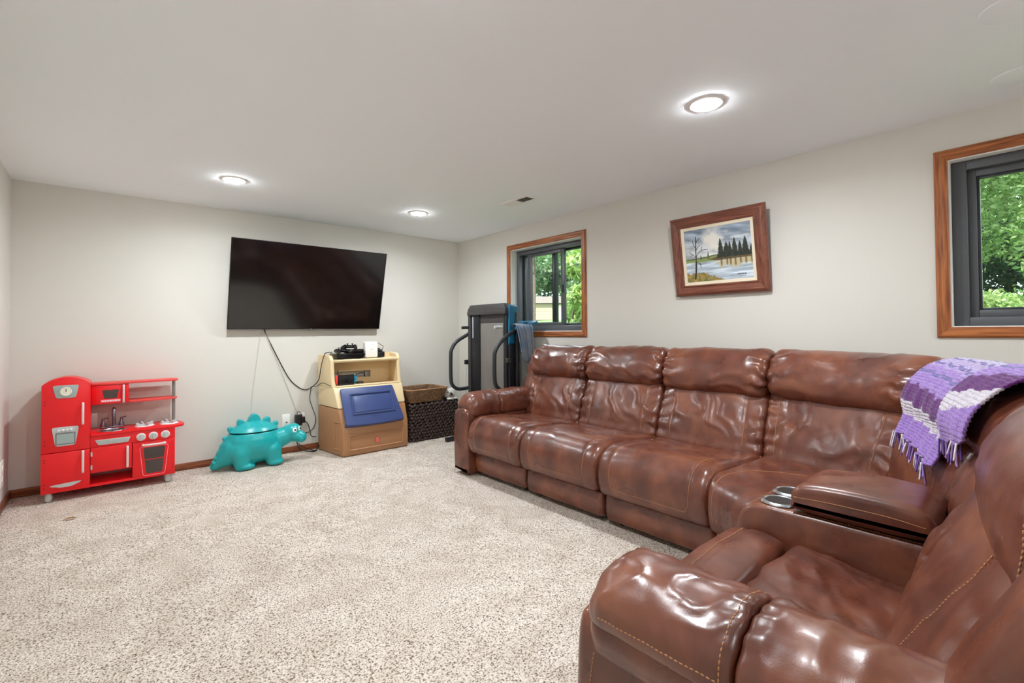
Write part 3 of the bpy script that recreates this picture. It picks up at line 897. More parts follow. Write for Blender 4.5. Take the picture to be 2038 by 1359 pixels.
stitch('stitching', [ft.line([((.110, .49), .03), ((.110, .49), RW - .03)], n=60)], ft.o, dash=.010, r=.0014)
def wr_rs(S, T, a, z, W):
    top = np.clip((z - .43) / .02, 0, 1)
    return top * (0.012 * fbm(a * 7, T * 6, 75) + .008 * fbm((a + T * .5) * 22, (T - a) * 6, 76) + .012 * np.sin(np.clip(T / W, 0, 1) * np.pi) - .004 * np.exp(-((T - .12) / .006) ** 2))
rs = Puff('seat_cushion', RSEAT, RW, rec_fr, 0.035, rc, wr_rs, nt=90, ns=120)
stitch('stitching', [rs.line([((.26, .478), .12), ((.40, .478), .12), ((.52, .46), .12)], n=30)], rs.o, dash=.010, r=.0014)
RBK = [(a_ - .10 + .055 * max(0, min(1, (z_ - .45) / .33)), z_) for a_, z_ in BACK]
RHD = [(.78, .715), (.72, .74), (.708, .80), (.722, .88), (.762, .955), (.815, 1.0), (.88, 1.015), (.95, .98), (.97, .88), (.95, .78), (.88, .72)]
def wr_rb(S, T, a, z, W):
    return wr_back(78, .45, False)(S, T, a, z, W) - .004 * np.exp(-((T - .15) / .006) ** 2)
rb = Puff('back_cushion', RBK, RW, rec_fr, 0.05, rc, wr_rb, nt=80, ns=110)
ls = [rb.line([((.548, .46), .15), ((.595, .60), .15), ((.652, .70), .15), ((.69, .77), .16)], n=20),
      rb.line([((.548, .46), .014), ((.595, .60), .014), ((.652, .70), .014), ((.70, .78), .014)], n=20)]
stitch('stitching', ls, rb.o, dash=.009, r=.0016)
rh = Puff('headrest', RHD, RW, rec_fr, 0.055, rc, wr_head(80, .25), nt=80, ns=110)
ls = [rh.line([((.75, .725), .03), ((.708, .80), .025), ((.722, .88), .03), ((.80, .99), .03)], n=20)]
stitch('stitching', ls, rh.o, dash=.010, r=.0018)
box('back_shell', RX0 + .01, RX1 - .01, -.36, -.06, .06, .93, M_LEA, rc, r=.03)
box('frame', RX0 + .01, RX1 - .01, -.06, .60, .06, .32, M_SHELL, rc)
arm(rc, lambda a, z, tt: (.808 + a, .715 - tt, z), 0.80, 0.345, 83, dash=.010)
RWING = [(.60, .42), (.64, .55), (.672, .625), (.71, .72), (.745, .79), (.79, .88), (.85, .95), (.92, .97), (.97, .93), (1.0, .7), (1.02, .42)]
rwp = Puff('back_wing', RWING, 0.20, lambda a, z, t: (.835 + t, .80 - a, z), 0.05, rc, wr_soft(88, .01, 5), nt=40)
for xx in (.9, 1.6):
    for yy in (.62, -.25):
        lathe('foot', [(0.022, 0.0), (0.026, 0.065)], (xx, yy, 0.0), M_DARK, rc, seg=12)

# ------------------------------------------------------------------ crocheted throw
def knit_mat(name):
    m = bpy.data.materials.new(name); m.use_nodes = True
    nt = m.node_tree; b = nt.nodes['Principled BSDF']
    at = nt.nodes.new('ShaderNodeAttribute'); at.attribute_name = 'Col'
    tc = nt.nodes.new('ShaderNodeTexCoord')
    n = nt.nodes.new('ShaderNodeTexNoise'); n.inputs['Scale'].default_value = 170; n.inputs['Detail'].default_value = 2
    nt.links.new(tc.outputs['Object'], n.inputs['Vector'])
    r = nt.nodes.new('ShaderNodeValToRGB')
    r.color_ramp.elements[0].position = 0.35; r.color_ramp.elements[0].color = (.55, .5, .62, 1)
    r.color_ramp.elements[1].position = 0.55; r.color_ramp.elements[1].color = (1, 1, 1, 1)
    nt.links.new(n.outputs['Fac'], r.inputs['Fac'])
    mx = nt.nodes.new('ShaderNodeMix'); mx.data_type = 'RGBA'; mx.blend_type = 'MULTIPLY'; mx.inputs[0].default_value = .8
    nt.links.new(at.outputs['Color'], mx.inputs[6]); nt.links.new(r.outputs['Color'], mx.inputs[7])
    nt.links.new(mx.outputs[2], b.inputs['Base Color'])
    b.inputs['Roughness'].default_value = .95; b.inputs['Specular IOR Level'].default_value = .15; b.inputs['Sheen Weight'].default_value = .3
    bp = nt.nodes.new('ShaderNodeBump'); bp.inputs['Strength'].default_value = .8; bp.inputs['Distance'].default_value = .004
    nt.links.new(n.outputs['Fac'], bp.inputs['Height']); nt.links.new(bp.outputs['Normal'], b.inputs['Normal'])
    return m
M_KNIT = knit_mat('crochet_wool')
def set_cols(o, cols):
    a = o.data.color_attributes.new('Col', 'FLOAT_COLOR', 'POINT')
    c = np.ones((len(o.data.vertices), 4), np.float32); c[:len(cols), :3] = cols
    a.data.foreach_set('color', c.ravel())

thr = thing('crochet_throw', (2.4, .3, 1.0), 'purple and white striped crocheted throw with fringe over the sofa corner', 'blanket')
# the throw follows the headrest from behind, over the top and down the front of the corner back
DR = catmull([(1.00, .90), (.99, 1.01), (.94, 1.058), (.86, 1.070), (.782, 1.042), (.726, .975), (.704, .89), (.712, .81), (.690, .745), (.662, .685), (.650, .63)], 14)
DR[:, 1] = [low_z(z_) for z_ in DR[:, 1]]
DR = resample(DR, 260)
DRL = np.r_[0, np.cumsum(np.linalg.norm(np.diff(DR, axis=0), axis=1))]
_dT = np.gradient(DR, axis=0); _dT /= np.linalg.norm(_dT, axis=1)[:, None]
DRN = np.stack([_dT[:, 1], -_dT[:, 0]], 1) * -1
if DRN[130] @ np.array([-1, .3]) < 0: DRN = -DRN
LAV, LAV2, WHT, PLUM, BLU = (np.array(s2l((r / 255, g / 255, b / 255))) for r, g, b in ((156, 120, 196), (188, 168, 218), (214, 208, 216), (98, 34, 114), (132, 122, 188)))
def throw_panel(name, t0, t1, end0, end1, lift, nu, nv, scal, seed, skew=0.0):
    """sheet between back positions t0..t1; end0/end1 = arc length where the hem lies at either side"""
    u = np.linspace(0, 1, nu); L0 = .02
    Vv = []; C = []
    top = lambda w: end0 + (end1 - end0) * w
    fr = wedge_frame(0)
    U, S_ = np.meshgrid(u, np.linspace(0, 1, nv))
    hem = top(U) + .012 * np.abs(np.sin(U * np.pi * scal)) + .006 * fbm(U * 6, U * 0, seed)
    arc = L0 + (hem - L0) * S_
    a = np.interp(arc, DRL, DR[:, 0]); z = np.interp(arc, DRL, DR[:, 1])
    na = np.interp(arc, DRL, DRN[:, 0]); nz = np.interp(arc, DRL, DRN[:, 1])
    hang = np.clip((arc - .30) / .35, 0, 1)
    off = lift + .0035 * np.abs(np.sin(arc * np.pi / .0125)) + hang * (.014 * np.abs(np.sin(U * np.pi * scal)) + .010 * fbm(U * 5, arc * 4, seed))
    rib = .003 * np.abs(np.cos(U * np.pi * scal * 2))
    off = off + rib
    a = a + na * off; z = z + nz * off
    tpos = t0 + (t1 - t0) * U + skew * np.clip(1 - arc / .60, 0, 1) ** 1.3 * (.25 + .75 * U) + .01 * np.sin(arc * 9 + seed) * (U - .5)
    X, Y, Z = fr(a, z, tpos)
    # stripe colours run along the hem
    dist = hem - arc
    cols = np.zeros(dist.shape + (3,))
    var = (vnoise(dist * 70 + 3, dist * 0, 5) + .5)[..., None]
    base = LAV * (1 - var) + LAV2 * var
    cols[:] = base
    far = np.clip((dist - .30) / .12, 0, 1)[..., None]
    cols = cols * (1 - far * .75) + (WHT * .85 + BLU * .15) * far * .75
    cols[dist < .095] = LAV
    cols[(dist >= .095) & (dist < .155)] = WHT
    cols[(dist >= .155) & (dist < .225)] = PLUM
    blu = (np.abs(np.sin(dist * 60)) > .93) & (dist > .26)
    cols[blu] = BLU * .8
    cols[dist > .62] = LAV
    V = np.stack([X, Y, Z], 2).reshape(-1, 3)
    o = mk(name, V, grid_faces(nu, nv), M_KNIT, thr, smooth=True)
    set_cols(o, cols.reshape(-1, 3))
    md = o.modifiers.new('thick', 'SOLIDIFY'); md.thickness = .007; md.offset = 1
    return o, V.reshape(nv, nu, 3)
pA, VA = throw_panel('main_fold', .74, 1.26, .635, .665, .007, 90, 220, 5, 3, .26)
pB, VB = throw_panel('turned_fold', 1.24, 1.53, .555, .50, .016, 60, 220, 2, 9, .20)
M_FR = [mat('fringe_lavender', rgb(170, 132, 208), .9), mat('fringe_white', rgb(226, 220, 232), .9), mat('fringe_violet', rgb(110, 80, 160), .9)]
rr = random.Random(5)
for (VV, idxs) in ((VA, list(range(4, 88, 7))), (VB, [8, 18, 28, 38, 50])):
    for i in idxs:
        p = VV[-1, i]
        inward = np.array([-BN[60][0], -BN[60][1], 0]) * .006
        for q in range(4):
            g = G()
            d = np.array([rr.uniform(-.022, .022), rr.uniform(-.014, .014), -rr.uniform(.045, .075)])
            st = p + np.array([rr.uniform(-.008, .008), rr.uniform(-.006, .006), .004]) + inward
            pts = [st, st + d * .5 + np.array([rr.uniform(-.006, .006), 0, 0]), st + d]
            g.add(*tube_vf(catmull(pts, 4), .0028, 5))
            g.out('fringe_strand', M_FR[(i + q) % 3], thr, smooth=True)
# ------------------------------------------------------------------ television
M_SCREEN = mat('tv_glass', rgb(12, 12, 12), 0.10, spec=0.9)
M_BEZEL = mat('tv_bezel', rgb(20, 18, 18), 0.3)
M_GREYMETAL = mat('mount_steel', rgb(60, 60, 62), 0.4, metal=0.8)
def tvp(u, v, h): return (u, 4.856 - .2366 * v - .9716 * h, 1.203 + .9716 * v - .2366 * h)
tv = thing('television', (1.545, 4.85, 1.203), 'large black wall television tilted forward, switched off', 'television')
prism('back_case', rrect(.822, 2.268, .002, .827, .006, 2), -.030, -.004, tvp, M_BEZEL, tv, r=.003)
prism('back_housing', rrect(.95, 2.14, .12, .62, .03, 3), -.055, -.028, tvp, M_BEZEL, tv, r=.006)
prism('screen', rrect(.826, 2.264, .010, .824, .004, 2), -.004, .0005, tvp, M_SCREEN, tv)
mitred('bezel', (.826, 2.264, .012, .823), [(0, -.004), (0, .002), (.004, .003), (.007, .001), (.007, -.006)], tvp, (M_BEZEL, M_BEZEL), tv)
prism('logo_tab', rrect(1.530, 1.560, -.010, .010, .003, 2), -.010, .003, tvp, M_BEZEL, tv)
def text_mesh(name, body, size, to3d, m, parent, cx, cz, h):
    cu = bpy.data.curves.new('t', 'FONT'); cu.body = body; cu.size = size; cu.align_x = 'CENTER'; cu.align_y = 'CENTER'; cu.extrude = 0.0006
    ob = bpy.data.objects.new('t', cu); COL.objects.link(ob)
    dg = bpy.context.evaluated_depsgraph_get(); e = ob.evaluated_get(dg); em = e.to_mesh()
    V = [to3d(cx + q.co.x, cz + q.co.y, h + q.co.z) for q in em.vertices]; Fc = [tuple(q.vertices) for q in em.polygons]
    e.to_mesh_clear(); bpy.data.objects.remove(ob)
    return mk(name, V, Fc, m, parent)
M_WHITE = mat('white_print', rgb(235, 235, 235), 0.5)
text_mesh('logo_lettering', 'LG', .016, tvp, M_WHITE, tv, 1.545, .001, .0032)
prism('wall_bracket', rrect(1.25, 1.84, 1.40, 1.85, .01, 2), 0.002, .02, wall_b, M_GREYMETAL, tv)
for u in (1.30, 1.79):
    p0 = np.array([u, YT - .02, 1.80]); q = np.array(tvp(u, .60, -.04))
    tube('bracket_arm', [p0, q], .012, M_GREYMETAL, tv, smooth_path=False)

# ------------------------------------------------------------------ painting
M_PFRAME = {a: wood('picture_frame_wood_' + a, rgb(92, 50, 38), rgb(138, 82, 62), a, .35) for a in 'yz'}
M_LINEN = mat('linen_liner', rgb(232, 220, 196), .9, bump=(900, .3, .0006))
def canvas_mat():
    m = bpy.data.materials.new('oil_paint'); m.use_nodes = True
    nt = m.node_tree; b = nt.nodes['Principled BSDF']
    at = nt.nodes.new('ShaderNodeAttribute'); at.attribute_name = 'Col'
    nt.links.new(at.outputs['Color'], b.inputs['Base Color']); b.inputs['Roughness'].default_value = .45
    tc = nt.nodes.new('ShaderNodeTexCoord'); n = nt.nodes.new('ShaderNodeTexNoise'); n.inputs['Scale'].default_value = 260
    nt.links.new(tc.outputs['Object'], n.inputs['Vector'])
    bp = nt.nodes.new('ShaderNodeBump'); bp.inputs['Strength'].default_value = .25; bp.inputs['Distance'].default_value = .001
    nt.links.new(n.outputs['Fac'], bp.inputs['Height']); nt.links.new(bp.outputs['Normal'], b.inputs['Normal'])
    return m
# leaning out at the top: u runs along the wall (to the viewer's right = towards -y), v up
PB = np.array([3.352, 1.908, 1.430]); PU = np.array([0, -1.0, 0]); PV = np.array([-.085, 0, .582]); PV /= np.linalg.norm(PV)
PN = np.cross(PV, PU); PN = PN if PN[0] < 0 else -PN
def pic(u, v, h): return tuple(PB + PU * u + PV * v + PN * h)
PW, PH, MW = .684, .588, .080
pt = thing('framed_painting', (3.33, 1.566, 1.43), 'lake landscape painting in a wide carved brown wooden frame', 'painting')
PP = [(0, 0), (0, .010), (.010, .014), (.016, .010), (.026, .012), (.052, .024), (.062, .022), (.074, .014), (.080, .006), (.080, -.012), (0, -.012)]
mitred('frame_moulding', (MW, PW - MW, MW, PH - MW), PP, pic, (M_PFRAME['y'], M_PFRAME['z']), pt)
# small carved beads along the outer moulding
for (u0, v0, u1, v1) in ((.03, .012, PW - .03, .012), (PW - .012, .03, PW - .012, PH - .03)):
    g = G(); n = 26
    for i in range(n):
        u = u0 + (u1 - u0) * i / (n - 1); v = v0 + (v1 - v0) * i / (n - 1)
        g.add(*sphere_vf(pic(u, v, .013), .005, .008, .008, 6, 4))
    g.out('carved_edge', M_PFRAME['y'], pt, smooth=True, kind='stuff')
mitred('liner', (MW + .022, PW - MW - .022, MW + .022, PH - MW - .022), [(0, -.004), (0, .003), (.022, .007), (.022, -.004)], pic, (M_LINEN, M_LINEN), pt)
u0, u1, v0, v1 = MW + .022, PW - MW - .022, MW + .022, PH - MW - .022
nu, nv = 260, 200
U, Vv = np.meshgrid(np.linspace(0, 1, nu), np.linspace(0, 1, nv))
def c3(r, g_, b): return np.array([r, g_, b], float)
img = np.zeros((nv, nu, 3))
sky = np.clip((Vv - .42) / .58, 0, 1)[..., None]
img[:] = c3(206, 213, 217) * (1 - sky) + c3(142, 158, 176) * sky
st = fbm(U * 3 - Vv * 1.5, Vv * 12 + U * 3, 91, 4)[..., None]
img += st * 80
def blend(mask, col, k=1.0):
    global img
    mk_ = np.clip(mask, 0, 1)[..., None] * k
    img = img * (1 - mk_) + np.asarray(col, float) * mk_
nz_ = fbm(U * 9, Vv * 9, 95, 4)
cl = np.clip(1.3 - np.hypot((U - .43) / .17, (Vv - .72) / .27) + nz_ * .9, 0, 1); blend(cl, (228, 224, 214), .95)
cl = np.clip(1.2 - np.hypot((U - .22) / .2, (Vv - .62) / .16) + nz_, 0, 1); blend(cl, (224, 222, 216), .75)
cl = np.clip(1.1 - np.hypot((U - .8) / .2, (Vv - .76) / .03) + nz_, 0, 1); blend(cl, (214, 220, 222), .8)
cl = np.clip(1.1 - np.hypot((U - .78) / .12, (Vv - .64) / .03) + nz_, 0, 1); blend(cl, (220, 222, 222), .8)
blend((Vv < .45) & (Vv > .40), (206, 204, 200), .7)
# hills, far shore, water
hill = .455 + .03 * np.exp(-((U - .45) / .14) ** 2) + .01 * fbm(U * 8, U * 0, 3)
blend((Vv < hill) & (Vv > .33), (92, 100, 66)); blend((Vv < hill - .022) & (Vv > .33), (134, 150, 92))
water = np.clip((.385 - Vv - .02 * fbm(U * 5, Vv * 20, 7)) / .03, 0, 1)
wc = c3(186, 200, 212) + (fbm(U * 4, Vv * 26, 12)[..., None]) * 70
img = img * (1 - water[..., None]) + wc * water[..., None]
isl = np.clip((.19 - np.abs(Vv - .40 - .015 * U) * 5 - np.clip(.50 - U, 0, 1) * 1.2) / .05, 0, 1) * (Vv > .345 + .03 * (1 - U))
blend(isl, (98, 80, 52)); refl = np.clip((U - .45 + .2 * fbm(U * 9, Vv * 30, 4)) / .16, 0, 1) * np.clip((Vv - .20 + .1 * fbm(U * 14, Vv * 8, 9)) / .12, 0, 1) * (Vv < .37); blend(refl, (202, 182, 130), .85)
for x, h_, w_ in ((.555, .78, .06), (.64, .70, .075), (.69, .70, .05), (.76, .76, .06), (.835, .69, .05), (.91, .755, .065), (.99, .60, .04)):
    k = np.clip((h_ - Vv) / (h_ - .42), 0, 1)
    wob = .35 * np.abs(np.sin(Vv * 120 + x * 40)) + .3 * fbm(U * 40, Vv * 40, int(x * 100))
    tri = (np.abs(U - x) < w_ * (k ** .8) * (.75 + wob)) & (Vv < h_) & (Vv > .415)
    blend(tri, (34, 42, 36)); blend(tri & (fbm(U * 60, Vv * 60, 8) > .12), (58, 66, 50), .8)
    blend(np.exp(-((U - x) / .012) ** 2) * np.clip((Vv - .22 - .04 * ((x * 37) % 1)) / .05, 0, 1) * (Vv < .40), (84, 66, 42), .8)
for x, h_, w_ in ((.36, .575, .022), (.245, .52, .028)):
    k = np.clip((h_ - Vv) / .15, 0, 1); blend((np.abs(U - x) < w_ * k) & (Vv < h_) & (Vv > .42), (98, 104, 58))
gr = .13 + .05 * np.exp(-((U - .18) / .2) ** 2) - .35 * np.clip(U - .25, 0, 1) + .05 * fbm(U * 40, Vv * 12, 19)
blend(Vv < gr, (156, 136, 78)); blend((Vv < gr) & (fbm(U * 30, Vv * 22, 23) > .02), (108, 112, 62)); blend((Vv < gr) & (fbm(U * 40, Vv * 40, 29) > .28), (196, 146, 74))
def strokeP(pts, w, col):
    P = catmull(pts, 8)
    for a, b in zip(P[:-1], P[1:]):
        d = b - a; L = d @ d + 1e-9
        t_ = np.clip(((U - a[0]) * d[0] + (Vv - a[1]) * d[1]) / L, 0, 1)
        blend(np.hypot((U - a[0] - t_ * d[0]) * 1.25, Vv - a[1] - t_ * d[1]) < w, col)
tc_ = (52, 44, 40)
strokeP([(.13, .06), (.155, .22), (.165, .42), (.17, .62), (.185, .86)], .010, tc_)
strokeP([(.13, .06), (.15, .2), (.162, .36)], .017, tc_)
for pts in ([(.165, .47), (.12, .53), (.08, .56), (.07, .60)], [(.168, .48), (.22, .56), (.29, .60), (.36, .60)], [(.17, .60), (.2, .66), (.24, .69)], [(.172, .64), (.14, .72), (.13, .8)], [(.18, .74), (.21, .80), (.25, .83)], [(.165, .40), (.20, .36), (.25, .33)], [(.25, .58), (.27, .66)], [(.12, .53), (.08, .50)], [(.22, .34), (.24, .27)]):
    strokeP(pts, .0055, tc_)
for i in range(9):
    x = .775 + i * .014
    strokeP([(x, .072), (x + .006, .090 + .006 * (i % 3)), (x + .011, .074)], .0035, (66, 60, 70))
for i in range(5): strokeP([(.80 + i * .02, .045), (.812 + i * .02, .050)], .0035, (66, 60, 70))
cols = ((np.clip(img, 0, 255) / 255.0))
cols = np.where(cols <= .04045, cols / 12.92, ((cols + .055) / 1.055) ** 2.4)
Vp = np.array([pic(u0 + (u1 - u0) * a, v0 + (v1 - v0) * b, 0.0) for b in np.linspace(0, 1, nv) for a in np.linspace(0, 1, nu)])
cv = mk('canvas', Vp, grid_faces(nu, nv), canvas_mat(), pt, smooth=True)
set_cols(cv, cols.reshape(-1, 3))
prism('backing_board', rrect(.02, PW - .02, .02, PH - .02, .004, 2), -.014, -.004, pic, M_SHELL, pt)

# ------------------------------------------------------------------ toy kitchen
M_RED = mat('red_painted_board', rgb(232, 16, 28), 0.32, bump=(40, .03, .001))
M_REDE = mat('red_board_edge', rgb(228, 70, 68), 0.4)
M_SILV = mat('silver_plastic', rgb(198, 204, 203), 0.35, metal=.25)
M_SAGE = mat('grey_green_panel', rgb(160, 176, 172), 0.4)
M_TOYMET = mat('grey_tap_metal', rgb(128, 126, 138), 0.25, metal=.7)
M_POST = mat('grey_post', rgb(128, 124, 116), .5)
M_TOYGLASS = mat('dark_toy_window', rgb(70, 58, 56), .18, spec=.6)
M_PINK = mat('pink_outline', rgb(250, 150, 165), .4)
M_HANDLE = mat('pale_handle', rgb(226, 214, 210), .3)
M_IVORY = mat('ivory_dial', rgb(232, 228, 210), .45)
KY = 4.585; KB = 4.875
def kf(u, v, h): return (u, KY - h, v)          # drawn on the kitchen's front, h proud of it
kt = thing('toy_kitchen', (.05, 4.73, 0), 'red wooden toy kitchen with fridge, sink and oven', 'toy kitchen')
FX0, FX1 = -.336, -.081
# fridge carcass and arched doors
def arch(x0, x1, z0, zs, zt, n=16):
    return [(x0, z0), (x1, z0)] + [(x1 + (x0 - x1) * i / n, zs + (zt - zs) * math.sin(math.pi * i / n) ** .75) for i in range(n + 1)]
def carc(u, v, h): return (u, h, v)
prism('fridge_back', arch(FX0 + .008, FX1 - .008, .07, .80, .845), KB - .012, KB, carc, M_RED, kt)
box('fridge_side', FX0, FX0 + .014, KY + .016, KB - .012, .064, .805, M_RED, kt)
box('fridge_side', FX1 - .014, FX1, KY + .016, KB - .012, .064, .805, M_RED, kt)
box('fridge_floor', FX0 + .014, FX1 - .014, KY + .016, KB - .012, .064, .08, M_RED, kt)
# bent top panel
n = 14; vv = []
for i in range(n + 1):
    x = FX0 + (FX1 - FX0) * i / n; z = .812 + .05 * math.sin(math.pi * i / n) ** .75
    vv += [(x, KY + .016, z), (x, KB - .012, z), (x, KB - .012, z - .012), (x, KY + .016, z - .012)]
ff = []
for i in range(n):
    for k in range(4): ff.append((i * 4 + k, i * 4 + (k + 1) % 4, i * 4 + 4 + (k + 1) % 4, i * 4 + 4 + k))
ff += [(0, 1, 2, 3), (n * 4 + 3, n * 4 + 2, n * 4 + 1, n * 4)]
mk('fridge_top', vv, ff, M_REDE, kt)
def k_handle(parent, pts, r=.0075):
    u, v = pts[0], pts[1]
    g = G()
    g.add(*tube_vf(catmull([kf(u[0], u[1], .004), kf(u[0], u[1], .026), kf((u[0] + v[0]) / 2, (u[1] + v[1]) / 2, .032), kf(v[0], v[1], .026), kf(v[0], v[1], .004)], 8), r, 8))
    return g.out('handle', M_HANDLE, parent, smooth=True, angle=50)
d1 = prism('fridge_door', arch(FX0 + .001, FX1 - .001, .345, .815, .869), -.014, 0.0, kf, M_RED, kt, r=.002)
k_handle(d1, [(-.121, .672), (-.121, .536)])
pl = prism('clock_plate', rpoly([(-.281, .812), (-.143, .812), (-.160, .722), (-.262, .722)], .014), 0, .004, kf, M_SAGE, d1, r=.001)
pl2 = prism('ice_dispenser', rpoly([(-.283, .520), (-.141, .520), (-.160, .386), (-.264, .386)], .018), 0, .004, kf, M_SILV, d1, r=.001)
d2 = prism('fridge_door', [(FX0 + .001, .064), (FX1 - .001, .064), (FX1 - .001, .341), (FX0 + .001, .341)], -.014, 0.0, kf, M_RED, kt, r=.002)
k_handle(d2, [(-.119, .330), (-.119, .190)])
prism('foot_grille', [(-.291, .117), (-.279, .108), (-.255, .104), (-.243, .098), (-.20, .096), (-.168, .101), (-.158, .107), (-.140, .113), (-.126, .127), (-.20, .124)], 0, .004, kf, M_SILV, d2)
# hinge screws
for door, zs in ((d1, (.70, .68, .43, .405)), (d2, (.30, .28, .13, .105))):
    for z in zs: lathe('hinge_screw', [(.0035, 0), (.003, .002), (0, .0025)], kf(FX0 + .018, z, 0), M_SHELL, door, axis='-y', seg=8)
# level two: details of the plates are parts of the kitchen in their own right
lathe('clock', [(.030, .004), (.031, .007), (.026, .008), (.025, .0065), (0, .0065)], kf(-.211, .768, 0), M_IVORY, d1, axis='-y', seg=28)
prism('clock_hands', [(-.213, .766), (-.209, .766), (-.2095, .786), (-.2125, .786)], .0065, .0075, kf, M_SHELL, d1)
prism('dispenser_screen', [(-.257, .402), (-.165, .402), (-.165, .474), (-.257, .474)], .0035, .0050, kf, M_SAGE, d1)
mitred('screen_rim', (-.257, -.165, .402, .474), [(0, .004), (0, .007), (.005, .007), (.005, .004)], kf, (M_TOYMET, M_TOYMET), d1)
for i in range(4): lathe('dispenser_button', [(.0075, .004), (.0075, .012), (.005, .014), (0, .0142)], kf(-.245 + i * .021, .497, 0), M_WHITE, d1, axis='-y', seg=12)
# lower cabinet
CX_0, CX_1 = FX1, .420
box('cabinet_back', CX_0, CX_1 - .012, KB - .01, KB, .07, .36, mat('pale_board', rgb(206, 196, 200), .6), kt)
box('cabinet_floor', CX_0, CX_1 - .012, KY + .004, KB - .01, .064, .082, M_RED, kt)
box('cabinet_side', CX_1 - .012, CX_1, KY + .002, KB, .064, .428, M_RED, kt)
box('cabinet_shelf', CX_0, .158, KY + .016, KB - .01, .158, .168, M_RED, kt)
box('cabinet_divider', .158, .170, KY + .016, KB - .01, .082, .36, M_RED, kt)
cp = prism('control_panel', [(CX_0, .347), (CX_1 - .001, .347), (CX_1 - .001, .427), (CX_0, .427)], -.014, 0, kf, M_RED, kt, r=.002)
prism('sink_grille', rpoly([(-.056, .398), (.146, .398), (.132, .360), (-.036, .360)], .006), 0, .004, kf, M_SILV, cp, r=.001)
for i in range(16):
    x = -.036 + i * .0108
    prism('grille_slot', [(x, .367), (x + .004, .367), (x + .004, .391), (x, .391)], .0035, .0052, kf, M_SAGE, cp)
for x in (.209, .283, .358):
    lathe('knob_face', [(.021, .008), (.021, .0135), (0, .0138)], kf(x, .384, 0), M_SILV, cp, axis='-y', seg=24)
    k = lathe('knob', [(.029, 0), (.029, .004), (.024, .006), (.022, .008), (.0, .008)], kf(x, .384, 0), M_HANDLE, cp, axis='-y', seg=28)
    prism('knob_grip', rrect(x - .004, x + .004, .366, .402, .003, 2), .010, .024, kf, M_SILV, cp)
cd = prism('cabinet_door', [(CX_0 + .002, .166), (.155, .166), (.155, .345), (CX_0 + .002, .345)], -.014, .001, kf, M_RED, kt, r=.002)
k_handle(cd, [(.128, .322), (.128, .184)])
for z in (.30, .205): box('hinge', CX_0 + .003, CX_0 + .012, KY - .004, KY, z - .016, z + .016, M_SILV, cd)
ov = prism('oven_door', [(.160, .064), (CX_1 - .001, .064), (CX_1 - .001, .345), (.160, .345)], -.014, .001, kf, M_RED, kt, r=.002)
k_handle(ov, [(.222, .321), (.352, .321)])
WO = rpoly([(.222, .296), (.358, .296), (.340, .098), (.240, .098)], .012)
prism('oven_window', WO, 0, .002, kf, M_TOYGLASS, ov)
prism('oven_bar', [(.232, .203), (.352, .203), (.352, .208), (.232, .208)], .0015, .004, kf, M_RED, ov)
OL = rpoly([(.200, .304), (.378, .304), (.356, .082), (.222, .082)], .018)
tube('oven_outline', [kf(a, b, .001) for a, b in OL + OL[:1]], .0020, M_PINK, ov, smooth_path=False, seg=6)
for z in (.315, .29, .14, .115): lathe('hinge_screw', [(.0035, 0), (.003, .002), (0, .0025)], kf(.403, z, 0), M_SHELL, ov, axis='-y', seg=8)
# worktop with a rounded end
def top_pl(u, v, h): return (u, v, h)
WT = [(CX_0, KY - .008), (.40, KY - .008)] + [(.40 + .088 * math.sin(a), 4.66 - .083 * math.cos(a)) for a in np.linspace(.15, math.pi / 2, 8)] + [(.488, 4.72), (.47, 4.80), (.43, 4.86), (.42, KB), (CX_0, KB)]
prism('worktop', WT, .428, .446, top_pl, M_RED, kt, r=.003)
lathe('sink_basin', [(.0, -.030), (.055, -.027), (.070, -.004), (.076, .004), (.082, .003), (.084, 0)], (.042, 4.672, .447), M_CHROME, kt, seg=36, sx=1.0, sy=.86)
box('tap_base', -.030, .108, 4.780, 4.815, .446, .460, M_TOYMET, kt, r=.004)
tube('tap_spout', [(.052, 4.80, .458), (.052, 4.80, .53), (.052, 4.795, .575), (.05, 4.765, .592), (.05, 4.735, .580), (.05, 4.728, .545)], [.010] * 31, M_TOYMET, kt) if False else None
P_ = catmull([(.052, 4.80, .458), (.052, 4.80, .53), (.052, 4.792, .578), (.05, 4.765, .596), (.05, 4.738, .582), (.05, 4.730, .540)], 6)
v_, f_ = tube_vf(P_, np.linspace(.011, .013, len(P_)), 10); mk('tap_spout', v_, f_, M_TOYMET, kt, smooth=True, angle=50)
for x in (-.012, .096):
    lathe('tap_handle', [(.016, 0), (.019, .014), (.012, .034), (.009, .05), (.010, .06), (0, .064)], (x, 4.797, .459), M_TOYMET, kt, seg=14)
    tube('tap_lever', [(x, 4.797, .514), (x + .012, 4.79, .522), (x + .028, 4.78, .526)], .0045, M_TOYMET, kt)
for cx, cy in ((.236, 4.722), (.392, 4.712)):
    b = lathe('burner', [(.0, .004), (.05, .004), (.058, .006), (.062, 0)], (cx, cy, .446), M_WHITE, kt, seg=28)
    for a in (0, 90, 180, 270):
        ca, sa = math.cos(math.radians(a + 20)), math.sin(math.radians(a + 20))
        def bl(u, v, h): return (cx + ca * u - sa * h, cy + sa * u + ca * h, .450 + v)
        prism('burner_grate', [(.012, 0), (.054, 0), (.060, .022), (.048, .026), (.030, .014), (.014, .014)], -.006, .006, bl, M_SILV, b, r=.001)
